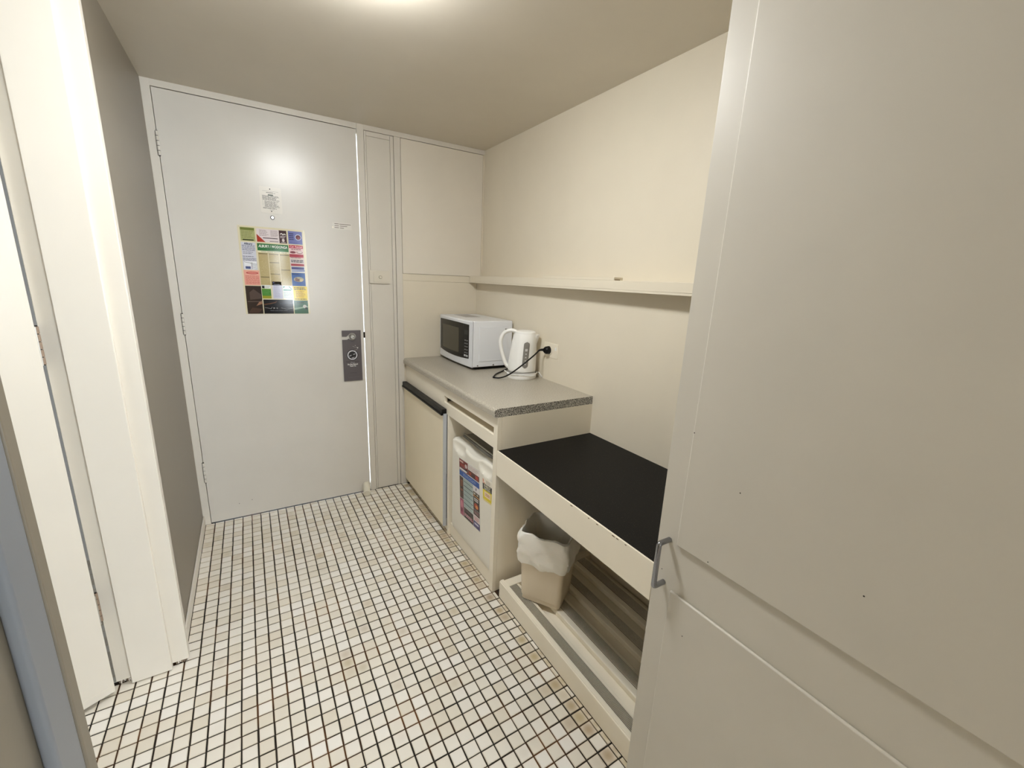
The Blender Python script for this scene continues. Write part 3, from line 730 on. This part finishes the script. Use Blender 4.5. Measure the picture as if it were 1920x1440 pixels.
for i in range(ny):
    for k in range(nz): bm.faces.new((front[i][k], front[i+1][k], front[i+1][k+1], front[i][k+1]))
    bm.faces.new((front[i][0], back[i][0], back[i+1][0], front[i+1][0])); bm.faces.new((front[i][nz], front[i+1][nz], back[i+1][1], back[i][1]))
    bm.faces.new((back[i][0], back[i][1], back[i+1][1], back[i+1][0]))
bm.faces.new(front[0]+[back[0][1], back[0][0]]); bm.faces.new(front[-1]+[back[-1][1], back[-1][0]])
fd = obj('fridge_door', bm, FRIDGEW, smooth=True); fp(fd)
# menu poster on the fridge
def tilted(y, z, ang): 
    a = math.radians(ang); return Vector((0, -math.cos(a), math.sin(a))), Vector((0, math.sin(a), math.cos(a)))
U, V = tilted(0, 0, 4.5)
mp = thing('menu_poster', 'takeaway menu poster in red and blue stuck on the bar fridge door', 'poster', (FX, -0.788, 0.487))
W_, H_ = 0.212, 0.288
def quad_slab(o, U, V, w, h, N, t, m, name, root):
    bm = bmesh.new(); o = Vector(o)
    A = [o, o+U*w, o+U*w-V*h, o-V*h]; B = [p+N*t for p in A]
    va = [bm.verts.new(p) for p in A]; vb = [bm.verts.new(p) for p in B]
    bm.faces.new(va); bm.faces.new(vb)
    for i in range(4): bm.faces.new((va[i], va[(i+1) % 4], vb[(i+1) % 4], vb[i]))
    return adopt(obj(name, bm, m), root)
NX = Vector((-1, 0, 0))
quad_slab((FX-0.0002, -0.788, 0.487), U, V, W_, H_, NX, 0.0008, pm((206, 204, 200), 0.2), 'sheet', mp)
P = Print((FX-0.0010, -0.788, 0.487), U, V, NX, 0.2)
P.h = 0.0002
def R(u0, v0, u1, v1, c): P.rect(u0*W_, -v1*H_, u1*W_, -v0*H_, c)
def LN(u0, v0, u1, v1, n, c, th=.4, sd=0, rg=True): P.lines(u0*W_, -v0*H_, u1*W_, -v1*H_, n, c, th, sd, rg)
def DN(): P.done('printed_advert', mp); P.h = 0.0002
R(.01, .01, .45, .20, (112, 30, 30)); R(.03, .03, .22, .06, (210, 170, 160)); R(.05, .08, .3, .12, (150, 50, 40)); P.disc(.36*W_, -.08*H_, .012, (206, 180, 178), ry=.010); R(.02, .16, .4, .19, (226, 226, 226)); R(.25, .13, .44, .155, (60, 24, 28)); DN()
R(.46, .01, .99, .19, (226, 216, 212)); R(.46, .10, .99, .19, (96, 30, 30)); LN(.48, .02, .97, .09, 4, (150, 130, 130), .3, 3); R(.50, .12, .62, .17, (150, 70, 50)); R(.66, .125, .78, .18, (60, 30, 30)); R(.82, .115, .95, .17, (170, 60, 50)); DN()
R(.01, .205, .99, .295, (40, 84, 160)); LN(.2, .225, .86, .275, 3, (150, 176, 216), .35, 3); DN()
R(.01, .31, .20, .69, (58, 34, 30)); R(.04, .36, .17, .48, (110, 64, 44)); R(.05, .52, .16, .56, (146, 100, 80)); R(.03, .60, .18, .65, (90, 40, 36)); DN()
R(.215, .30, .685, .80, (172, 188, 186)); 
for i in range(6): R(.22, .35+.075*i, .68, .363+.075*i, (88, 100, 104))
LN(.23, .31, .67, .79, 24, (140, 156, 156), .3, 5); DN()
R(.70, .30, .99, .39, (226, 222, 224)); R(.82, .32, .86, .36, (90, 80, 100)); DN()
R(.70, .395, .99, .47, (46, 36, 30)); R(.73, .41, .81, .44, (206, 196, 180)); R(.86, .41, .94, .44, (180, 170, 150)); R(.70, .455, .99, .47, (186, 120, 40)); DN()
R(.70, .475, .99, .69, (24, 18, 18)); LN(.74, .49, .94, .55, 2, (226, 220, 216), .6, 3, False); P.disc(.84*W_, -.62*H_, .022, (160, 60, 34), ry=.014); P.disc(.86*W_, -.63*H_, .012, (206, 130, 60), ry=.008); DN()
R(.70, .695, .99, .78, (64, 22, 30)); LN(.74, .71, .96, .76, 2, (190, 160, 160), .4, 3); DN()
R(.70, .785, .99, .88, (222, 206, 206)); LN(.74, .80, .96, .87, 3, (170, 60, 70), .4, 3); DN()
R(.70, .885, .99, .99, (58, 44, 104)); R(.74, .91, .94, .94, (200, 196, 220)); DN()
R(.01, .70, .20, .99, (156, 70, 100)); P.disc(.10*W_, -.80*H_, .011, (206, 130, 150), ry=.022); P.disc(.09*W_, -.90*H_, .009, (120, 40, 70), ry=.012); DN()
R(.215, .81, .685, .99, (34, 20, 24)); R(.215, .90, .685, .96, (110, 34, 52)); LN(.25, .905, .65, .955, 2, (216, 180, 190), .5, 3); R(.28, .84, .58, .86, (90, 60, 64)); DN()
# energy label
U, V = tilted(0, 0, 6)
el = thing('energy_label', 'yellow and black energy rating label on the bar fridge door', 'label', (FX, -1.031, 0.491))
quad_slab((FX-0.0002, -1.031, 0.491), U, V, 0.085, 0.104, NX, 0.0006, pm((236, 230, 214), 0.3), 'sheet', el)
P = Print((FX-0.0008, -1.031, 0.491), U, V, NX, 0.3); P.h = 0.0002
w_, h_ = 0.085, 0.104
P.poly([(0.002, -0.002), (0.002, -0.024), (0.024, -0.024)], (216, 110, 60)); P.disc(0.012, -0.018, 0.005, (240, 220, 210), 12); P.lines(0.030, -0.006, 0.070, -0.022, 3, (110, 100, 90), .3, 3)
P.rect(0.0, -0.052, w_, -0.025, (22, 20, 16)); P.rect(0.0, -0.096, w_, -0.052, (226, 206, 40)); P.rect(0.014, -0.083, 0.070, -0.058, (238, 216, 184)); P.lines(0.024, -0.064, 0.062, -0.077, 2, (176, 110, 80), .55, 3, False)
P.rect(0.0, -0.101, w_, -0.0985, (226, 206, 40)); P.done('printed_label', el)
P.text('ENERGY', 0.0425, -0.0335, 0.0155, (226, 222, 200), el, width=0.060, bold=.0004, h=.0008)
P.text('RATING', 0.0425, -0.0460, 0.0135, (226, 222, 200), el, width=0.056, bold=.0004, h=.0008)

# ------------------------------------------------------------------ low bench with black top
bn = thing('luggage_bench', 'low bench with black laminate top and cream apron beside the wardrobe', 'bench', (1.3, -1.55, 0))
def bp(o, lab=None):
    adopt(o, bn)
    if lab: o['label'] = lab
    return o
bm = bmesh.new(); extr(bm, [(1.1010, -1.1518), (1.5838, -1.1518), (1.5885, -1.9385), (1.1010, -1.9385)], 2, 0.640, 0.6575)
bp(obj('bench_top', bm, BENCH), 'black speckled laminate top')
bm = bmesh.new(); box(bm, XB, 1.1008, -1.9385, -1.1518, 0.5515, 0.6582, 0.0018); bp(obj('apron', bm, CREAM2, smooth=True))
# worn chips along the apron lip
r_ = random.Random(2)
for y in (-1.62, -1.70, -1.735, -1.80, -1.815, -1.845):
    bm = bmesh.new(); a = r_.uniform(0.003, 0.007)
    pts = [(y+a*math.cos(t*1.05)*r_.uniform(.6, 1.2), 0.6535+0.0016*math.sin(t*1.05)*r_.uniform(.6, 1.2)) for t in range(6)]
    extr(bm, pts, 0, XB-0.0003, XB+0.0005); bp(obj('paint_chip', bm, mat('chipped_wood', (112, 92, 66), 0.8)))

# slatted platform under the bench
pf = thing('slatted_platform', 'low cream platform with ribbed aluminium strips under the black bench', 'platform', (1.3, -1.55, 0))
PE = -1.9385; PS = -1.1900
def pp(o): return adopt(o, pf)
pp(bx('deck', 1.1265, 1.580, PE, PS, 0.0, 0.050, CREAM2, None, 0.0))
bm = bmesh.new(); box(bm, 1.1065, 1.1262, PE, PS, 0.0, 0.078, 0.003); box(bm, 1.1105, 1.1262, PE, PS, 0.0782, 0.0805, 0.001); pp(obj('kickboard', bm, CREAM2, smooth=True))
bx_ = bx('end_board', 1.1265, 1.580, -1.2325, PS, 0.0502, 0.074, CREAM2, None, 0.003); pp(bx_)
strips = [(1.1275, 1.1665), (1.2475, 1.2885), (1.3735, 1.4150), (1.4960, 1.5390)]
for i, (a, b_) in enumerate(strips):
    lo = a-0.0005 if i == 0 else a-0.024
    hi = b_+0.012
    sl = bx('slat', lo, hi, PE, -1.2330, 0.0502, 0.0725, CREAM2, None, 0.004, seg=3); pp(sl)
    bm = bmesh.new(); box(bm, a, b_, PE+0.0005, -1.2345, 0.0727, 0.0736, 0.0, mi=1)
    n = 9; dx = (b_-a)/n
    for k in range(n): box(bm, a+dx*(k+0.20), a+dx*(k+0.70), PE+0.0005, -1.2345, 0.0736, 0.0758, 0.0003, 1, mi=0)
    gt = obj('ribbed_strip', bm, [ALU, ALUD]); gt.parent = sl; gt.data.transform(mroot(pf).inverted())

# ------------------------------------------------------------------ waste bin with liner
BC = Vector((1.2435, -1.338)); BA = math.atan2(-1.445+1.307, 1.223-1.131)
wb = thing('waste_bin', 'square cream plastic waste bin lined with a white plastic bag under the bench', 'bin', (BC.x, BC.y, 0.0762), rz=BA)
def sq(w, h, z, r, n=6, k=0.0, seed=0, zz=None):
    rnd = random.Random(seed); pts = []
    for cx, cy, a0 in ((w/2-r, h/2-r, 0), (-w/2+r, h/2-r, 90), (-w/2+r, -h/2+r, 180), (w/2-r, -h/2+r, 270)):
        nx = {0: 0, 90: 1, 180: 2, 270: 3}[a0]
        for i in range(n+1):
            a = math.radians(a0+90*i/n); pts.append((cx+r*math.cos(a), cy+r*math.sin(a), z))
    # densify straight sides
    out = []
    for i, p in enumerate(pts):
        q = pts[(i+1) % len(pts)]; out.append(p); L = math.hypot(q[0]-p[0], q[1]-p[1])
        if L > 0.03:
            m = 14
            for t in range(1, m): out.append((p[0]+(q[0]-p[0])*t/m, p[1]+(q[1]-p[1])*t/m, z))
    return out
BW, BD = 0.160, 0.150
hb = 0.288
bm = bmesh.new(); rings = []
def sc(t): return 1+0.15*t
for t, ex in ((0.0, -0.004), (0.012, 0.0), (0.075, 0.0), (0.085, 0.0022), (0.5, 0.0022), (0.98, 0.002), (1.0, 0.004), (1.0, -0.001), (0.5, -0.0035), (0.02, -0.0035)):
    s = sc(t); rings.append(sq(BW*s+2*ex, BD*s+2*ex, hb*t, 0.016+0.004*t))
loft(bm, rings); obj('bin_body', bm, BINM, wb, smooth=True)
# liner: inside wall up, over the rim with crumples and down outside
def noise3(x, y, z, s):
    from mathutils import noise as mn
    return mn.noise(Vector((x*s, y*s, z*s)))
bm = bmesh.new(); rings = []
prof = [(-0.0055, 0.10), (-0.0065, 0.16), (-0.010, 0.22), (-0.009, 0.27), (-0.004, 0.294), (0.002, 0.302), (0.008, 0.299), (0.011, 0.289), (0.0115, 0.277), (0.0135, 0.265), (0.0125, 0.253), (0.0145, 0.241), (0.0135, 0.229), (0.0150, 0.217), (0.0130, 0.205), (0.0150, 0.194), (0.0125, 0.183), (0.0120, 0.174), (0.0095, 0.166)]
for idx, (e, z) in enumerate(prof):
    s = sc(min(1, z/hb)); ring = []
    for i, (x, y, _) in enumerate(sq(BW*s+2*e, BD*s+2*e, z, 0.022)):
        amp = 0.0042 if idx > 5 else 0.006
        d = noise3(x, y, z, 26)*amp*1.5 + noise3(x+3, y, z, 60)*0.004 + abs(noise3(x, y+2, z*0.6, 38))*0.004
        l = math.hypot(x, y) or 1
        d = max(d, -0.003) if idx > 4 else min(d, 0.003)
        zz = z+noise3(x, y+5, 0, 16)*(0.018 if idx > 13 else (0.012 if 3 < idx < 8 else 0.004))
        ring.append((x*(1+d/l), y*(1+d/l), zz))
    rings.append(ring)
loft(bm, rings, cap0=False, cap1=False)
BAG = mat('bin_liner', (240, 236, 226), 0.4, bump=0.9, bscale=45)
bb = BAG.node_tree.nodes['Principled BSDF']; bb.inputs['Subsurface Weight'].default_value = 0.3; bb.inputs['Subsurface Radius'].default_value = (0.03, 0.025, 0.02)
obj('bin_liner', bm, BAG, wb, smooth=True)['label'] = 'crumpled white plastic bag folded over the rim'

# ------------------------------------------------------------------ microwave
mw = thing('microwave_oven', 'white microwave oven with black glass front at the back of the worktop', 'microwave', (1.44, -0.245, 0.8302))
def mp_(o): return adopt(o, mw)
MY0, MY1, MX, MXB, MZ0, MZ1 = -0.474, -0.020, 1.3125, 1.560, 0.846, 1.0965
mp_(bx('casing', MX+0.001, MXB, MY0, MY1, MZ0, MZ1, WPLAST2, None, 0.0045, seg=3))
mp_(bx('base_plate', MX+0.012, MXB-0.01, MY0+0.008, MY1-0.008, 0.8385, MZ0-0.0002, BLACKP, None, 0.0))
for x in (MX+0.04, MXB-0.04):
    for y in (MY0+0.05, MY1-0.05):
        bm = bmesh.new(); cyl(bm, (x, y, 0.8303), (x, y, 0.8384), 0.012, seg=16); mp_(obj('foot', bm, BLACKP))
# bowed front frame with a recess for the window
def bow(y): 
    t = (y-MY0)/(MY1-MY0)*2-1; return 0.012*(1-t*t)
bm = bmesh.new(); ny = 28
prof = []
for i in range(ny+1):
    y = MY0+(MY1-MY0)*i/ny; prof.append(y)
def ring_at(y, inset=0):
    x = MX-0.002-bow(y); return x
A = []; 
for y in prof:
    x = ring_at(y); sag = 0.0
    A.append([bm.verts.new((MX+0.0008, y, MZ0-0.002)), bm.verts.new((x+0.004, y, MZ0-0.002)), bm.verts.new((x, y, MZ0+0.004)), bm.verts.new((x, y, MZ1-0.006)), bm.verts.new((x+0.005, y, MZ1)), bm.verts.new((MX+0.0008, y, MZ1))])
for a, b_ in zip(A, A[1:]):
    for k in range(6): bm.faces.new((a[k], a[(k+1) % 6], b_[(k+1) % 6], b_[k]))
bm.faces.new(A[0]); bm.faces.new(A[-1])
frt = obj('front_frame', bm, WPLAST2, smooth=True); mp_(frt)
def front_patch(name, ya, yb, za, zb_, off, m, parent, curve=0.0, n=20, th=0.0012):
    bm = bmesh.new(); F = []
    for i in range(n+1):
        y = ya+(yb-ya)*i/n; t = (y-ya)/(yb-ya)*2-1
        tt = ((y-MY0)/(MY1-MY0))*2-1
        lo = za-curve*(1-tt*tt); hi = zb_+curve*0.35*(1-tt*tt)
        x = ring_at(y)-off
        F.append([bm.verts.new((x, y, lo)), bm.verts.new((x, y, hi)), bm.verts.new((x+th, y, hi)), bm.verts.new((x+th, y, lo))])
    for a, b_ in zip(F, F[1:]):
        for k in range(4): bm.faces.new((a[k], a[(k+1) % 4], b_[(k+1) % 4], b_[k]))
    bm.faces.new(F[0]); bm.faces.new(F[-1])
    o = obj(name, bm, m, smooth=True)
    if parent is mw: return mp_(o)
    o.parent = parent; o.data.transform(mroot(mw).inverted()); return o
dg_ = front_patch('door_glass', -0.380, -0.035, 0.894, 1.0745, 0.0012, BLKGLOSS, mw, 0.012)
front_patch('viewing_window', -0.325, -0.075, 0.912, 1.046, 0.0018, mat('window_mesh', (76, 72, 60), 0.22, noise=0.02, spec=0.25), dg_, 0.004, th=0.0009)
cp_ = front_patch('control_panel', -0.440, -0.3825, 0.894, 1.0745, 0.0012, BLKGLOSS, mw, 0.012)
front_patch('display', -0.432, -0.392, 1.020, 1.045, 0.0018, mat('display_dark', (26, 28, 26), 0.15), cp_, 0.0, n=3, th=0.0009)
GB = mat('button_grey', (120, 120, 122), 0.4)
for k in range(5):
    for q in range(2):
        front_patch('button', -0.430+0.021*q, -0.430+0.021*q+0.014, 0.985-0.017*k, 0.990-0.017*k, 0.0018, GB, cp_, 0.0, n=2, th=0.0009)
front_patch('start_button', -0.408, -0.391, 0.898, 0.9085, 0.0022, mat('button_white', (190, 190, 194), 0.4), cp_, 0.0, n=2, th=0.0012)
front_patch('start_button', -0.432, -0.414, 0.898, 0.9085, 0.0022, mat('button_white', (190, 190, 194), 0.4), cp_, 0.0, n=2, th=0.0012)
front_patch('release_button', -0.437, -0.385, 0.8625, 0.8815, 0.0012, WPLAST2, mw, 0.0, n=4)
# pressed side panel and vent lid
mp_(bx('side_pressing', MX+0.04, MXB-0.03, MY0-0.0022, MY0+0.001, 0.876, 1.066, WPLAST2, None, 0.002))
for x, z in ((MX+0.032, 0.8545), (MX+0.130, 0.8545)):
    bm = bmesh.new(); cyl(bm, (x, MY0+0.001, z), (x, MY0-0.002, z), 0.0042, seg=14); mp_(obj('screw', bm, CHROME))
mp_(bx('top_sticker', 1.385, 1.480, -0.235, -0.055, 1.0964, 1.0969, pm((168, 166, 168), 0.35), None))
# ------------------------------------------------------------------ kettle
KC = Vector((1.487, -0.700, 0.8302))
kt = thing('electric_kettle', 'white plastic cordless kettle with grey water gauge beside the microwave', 'kettle', tuple(KC))
bm = bmesh.new()
def circ(rx, ry, z, ox=0, oy=0, n=40): return [(ox+rx*math.cos(2*math.pi*i/n), oy+ry*math.sin(2*math.pi*i/n), z) for i in range(n)]
loft(bm, [circ(.074, .074, 0.0), circ(.0765, .0765, 0.004), circ(.0765, .0765, 0.017), circ(.072, .072, 0.022), circ(.068, .068, 0.024)])
obj('power_base', bm, WPLAST, kt, smooth=True)
bm = bmesh.new(); loft(bm, [circ(.0685, .0685, 0.0245), circ(.071, .071, 0.030), circ(.071, .071, 0.036), circ(.066, .066, 0.037)]); obj('base_ring', bm, mat('ring_grey', (170, 168, 164), 0.3), kt, smooth=True)
# body leans: rings narrow upwards, shifted away from the handle
hd_ = Vector((-0.80, 0.60, 0)).normalized(); sd = -hd_
bm = bmesh.new(); rings = []
for z, r, s in ((0.0375, .070, 0), (0.041, .0725, 0), (0.06, .0725, .000), (0.10, .0705, .002), (0.15, .067, .005), (0.19, .0635, .008), (0.215, .060, .010), (0.228, .055, .011)):
    rings.append(circ(r, r, z, sd.x*s, sd.y*s))
loft(bm, rings); body = obj('body', bm, WPLAST, kt, smooth=True)
bm = bmesh.new(); ox, oy = sd.x*.011, sd.y*.011
loft(bm, [circ(.0545, .0545, 0.2283, ox, oy), circ(.053, .053, 0.236, ox, oy), circ(.044, .044, 0.2415, ox, oy), circ(.02, .02, 0.2435, ox, oy)]); obj('lid', bm, WPLAST, kt, smooth=True)
# spout
bm = bmesh.new(); q = sd
pr_ = Vector((-q.y, q.x, 0))
def spr(c, w, d, z): return [tuple(c+pr_*w*math.cos(t*math.pi/8)+q*d*math.sin(t*math.pi/8)+Vector((0, 0, z))) for t in range(16)]
loft(bm, [spr(q*0.050, .016, .018, 0.165), spr(q*0.056, .022, .021, 0.195), spr(q*0.060, .026, .024, 0.224)]); obj('spout', bm, WPLAST, kt, smooth=True)
# handle loop
bm = bmesh.new(); h = hd_
pts = [h*0.030+Vector((0, 0, 0.232)), h*0.062+Vector((0, 0, 0.240)), h*0.096+Vector((0, 0, 0.226)), h*0.114+Vector((0, 0, 0.190)), h*0.112+Vector((0, 0, 0.150)), h*0.100+Vector((0, 0, 0.105)), h*0.084+Vector((0, 0, 0.065)), h*0.064+Vector((0, 0, 0.046))]
tube(bm, pts, 0.0125, seg=18, sub=6, ell=(1.15, 0.8)); obj('handle', bm, WPLAST, kt, smooth=True)
bm = bmesh.new(); c = h*0.088+Vector((0, 0, 0.243)); cyl(bm, c-Vector((0, 0, 0.004)), c+Vector((0, 0, 0.004)), 0.006, seg=16); obj('lid_button', bm, CHROME, kt)
# water gauge: a stadium wrapped on the body
gd = Vector((-0.36, -0.93, 0)).normalized()
def on_body(ang, z, off):
    zz = max(0.04, min(0.228, z)); prof_ = ((0.0375, .070, 0), (0.06, .0725, 0), (0.10, .0705, .002), (0.15, .067, .005), (0.19, .0635, .008), (0.215, .060, .010), (0.228, .055, .011))
    for (z0, r0, s0), (z1, r1, s1) in zip(prof_, prof_[1:]):
        if zz <= z1:
            t = (zz-z0)/(z1-z0); r = r0+(r1-r0)*t; s = s0+(s1-s0)*t; break
    a0 = math.atan2(gd.y, gd.x)+ang/r
    return Vector((sd.x*s+(r+off)*math.cos(a0), sd.y*s+(r+off)*math.sin(a0), z))
bm = bmesh.new(); rings = []
zc0, zc1, hw = 0.075, 0.178, 0.0145
for i in range(25):
    t = i/24; z = (zc0-hw)+(zc1-zc0+2*hw)*t
    w_ = hw
    if z < zc0: w_ = math.sqrt(max(0, hw*hw-(zc0-z)**2))
    if z > zc1: w_ = math.sqrt(max(0, hw*hw-(z-zc1)**2))
    w_ = max(w_, 0.0004); row = [on_body(-w_+2*w_*k/8, z, 0.0016) for k in range(9)]
    rings.append([bm.verts.new(p) for p in row])
for a, b_ in zip(rings, rings[1:]):
    for k in range(8): bm.faces.new((a[k], a[k+1], b_[k+1], b_[k]))
gg = obj('water_gauge', bm, GREYG, kt, smooth=True)
md = gg.modifiers.new('s', 'SOLIDIFY'); md.thickness = 0.003; md.offset = -0.6
for k, z in enumerate((0.152, 0.132, 0.115, 0.098, 0.080)):
    bm = bmesh.new(); w_ = 0.006 if k == 0 else 0.0035; hh = 0.006 if k == 0 else 0.0028
    vs = [bm.verts.new(on_body(a, zz, 0.0036)) for a, zz in ((-w_, z-hh), (w_, z-hh), (w_, z+hh), (-w_, z+hh))]
    bm.faces.new(vs); o = obj('gauge_mark', bm, pm((196, 194, 190))); o.parent = gg
# white lead of the kettle base wound round it
bm = bmesh.new(); pts = []
for a in range(200, 345, 12):
    t = math.radians(a); rr_ = 0.0805+0.001*math.sin(a)
    pts.append((rr_*math.cos(t), rr_*math.sin(t), 0.0235+0.007*math.sin(math.radians((a-200)*1.2))))
pts = [(-0.085, 0.030, 0.034), (-0.0845, 0.005, 0.030)] + pts + [(0.086, -0.030, 0.024), (0.091, -0.052, 0.010), (0.088, -0.064, 0.0045)]
tube(bm, pts, 0.0028, seg=8, sub=4); obj('lead', bm, WPLAST, kt, smooth=True)

# ------------------------------------------------------------------ wall socket and black cord
WX = 1.583
so = thing('wall_socket', 'white power socket on the right wall behind the kettle', 'power socket', (WX, -0.824, 0.985))
bx('plate', -0.0085, 0.004, -0.058, 0.058, -0.036, 0.036, mat('socket_white', (232, 224, 206), 0.3), so, 0.002)
bm = bmesh.new(); cyl(bm, (-0.0086, 0.012, 0), (-0.012, 0.012, 0), 0.025, seg=32); obj('socket_face', bm, mat('socket_white', (232, 224, 206), 0.3), so)
bx('rocker', -0.0115, -0.0086, -0.048, -0.036, 0.004, 0.020, WPLAST, so, 0.001)
cdd = thing('power_cord', 'black power cord with round plug looping from the socket across the kettle', 'power cord', (1.555, -0.812, 0.985))
def cp2(o): return adopt(o, cdd)
bm = bmesh.new(); cyl(bm, (WX-0.0122, -0.812, 0.985), (WX-0.030, -0.812, 0.985), 0.0205, 0.0185, seg=28); cyl(bm, (WX-0.030, -0.812, 0.985), (WX-0.038, -0.812, 0.985), 0.0185, 0.013, seg=28)
cp2(obj('plug', bm, BLACKP, smooth=True))
bm = bmesh.new(); tube(bm, [(WX-0.034, -0.800, 0.985), (WX-0.042, -0.790, 0.984), (WX-0.056, -0.786, 0.980)], 0.006, seg=12, sub=5, radii=(0.0075, 0.0042)); cp2(obj('strain_relief', bm, BLACKP, smooth=True))
bm = bmesh.new()
tube(bm, [(WX-0.056, -0.788, 0.980), (1.481, -0.812, 0.961), (1.417, -0.822, 0.925), (1.382, -0.790, 0.884), (1.370, -0.740, 0.852), (1.356, -0.703, 0.836), (1.340, -0.686, 0.8345), (1.334, -0.674, 0.8345), (1.343, -0.662, 0.8345), (1.377, -0.620, 0.8345), (1.412, -0.590, 0.8345), (1.453, -0.560, 0.8345), (1.510, -0.515, 0.8345), (1.560, -0.494, 0.8345)], 0.0036, seg=10, sub=8)
cp2(obj('cord', bm, BLACKP, smooth=True))

# ------------------------------------------------------------------ wardrobe
YW = -1.9395
WARD = mat('wardrobe_enamel', (204, 199, 188), 0.38, bump=0.04, bscale=50)
wd = thing('wardrobe', 'tall off-white painted wardrobe with grooved door at the right of the hall', 'wardrobe', (XB, -2.4, 0))
def wp(o): return adopt(o, wd)
wp(bx('carcass', XB+0.019, 1.597, -2.849, YW-0.001, 0.0, H-0.002, WARD, None, 0.0))
dd = bx('wardrobe_door', XB, XB+0.0185, -2.849, YW, 0.0, H-0.002, WARD, None, 0.0012); wp(dd)
def wsub(name, bm, m, lab=None):
    o = obj(name, bm, m, smooth=True); o.parent = dd; o.data.transform(mroot(wd).inverted())
    if lab: o['label'] = lab
    return o
PX_ = XB-0.0085
for (za, zb2, name) in ((0.7465, 2.02, 'raised_panel'), (0.06, 0.6265, 'raised_panel')):
    bm = bmesh.new(); box(bm, PX_, XB-0.0002, -2.79, -1.9955, za, zb2, 0.0035, 3); wsub(name, bm, WARD)
# D handle
bm = bmesh.new(); hy = -1.9715; hx = XB-0.036
tube(bm, [(XB-0.0002, hy, 0.7450), (XB-0.020, hy, 0.7455), (hx+0.008, hy, 0.7455), (hx+0.0015, hy, 0.7435), (hx, hy, 0.736), (hx, hy, 0.69), (hx, hy, 0.642), (hx+0.0015, hy, 0.6335), (hx+0.008, hy, 0.6310), (XB-0.020, hy, 0.6310), (XB-0.0002, hy, 0.6310)], 0.0062, seg=20, sub=6)
wsub('handle', bm, mat('handle_chrome', (150, 152, 158), 0.16, metal=1.0, noise=0.0), 'chrome bow handle')
for y, z in ((-1.999, 1.020), (-2.115, 0.935), (-2.33, 0.86), (-2.075, 0.755), (-1.962, 0.66), (-2.045, 0.54)):
    bm = bmesh.new(); xx = PX_ if (y < -1.997 and (z > .7465 or z < .6265)) else XB
    cyl(bm, (xx+0.0004, y, z), (xx-0.0004, y, z), 0.0013, seg=8); wsub('nail_mark', bm, DARK)

# ------------------------------------------------------------------ open bathroom door
d2 = bpy.data.objects.new('door_2', None); C.objects.link(d2); d2['kind'] = S
d2.location = (-0.1615, -0.9865, 0.0); d2.rotation_euler = (0, 0, math.radians(180+27.1))
# local x runs along the leaf; visible face is y=0, thickness towards local -y
bx('door_leaf', 0.0, 0.70, -0.035, 0.0, 0.014, 2.022, TRIMW, d2, 0.0015)
bx('weather_bar', 0.004, 0.696, -0.0001, 0.0016, 0.016, 0.040, TRIMW, d2, 0.0008)
for z0, z1 in ((1.055, 1.155), (0.26, 0.36), (1.75, 1.85)):
    e = bx('hinge', -0.0025, -0.0002, -0.026, -0.004, z0, z1, SATIN, d2)
    hinge(-0.0065, -0.020, z0, z1, e, 0.0045, m=mat('worn_hinge', (150, 130, 112), 0.5))
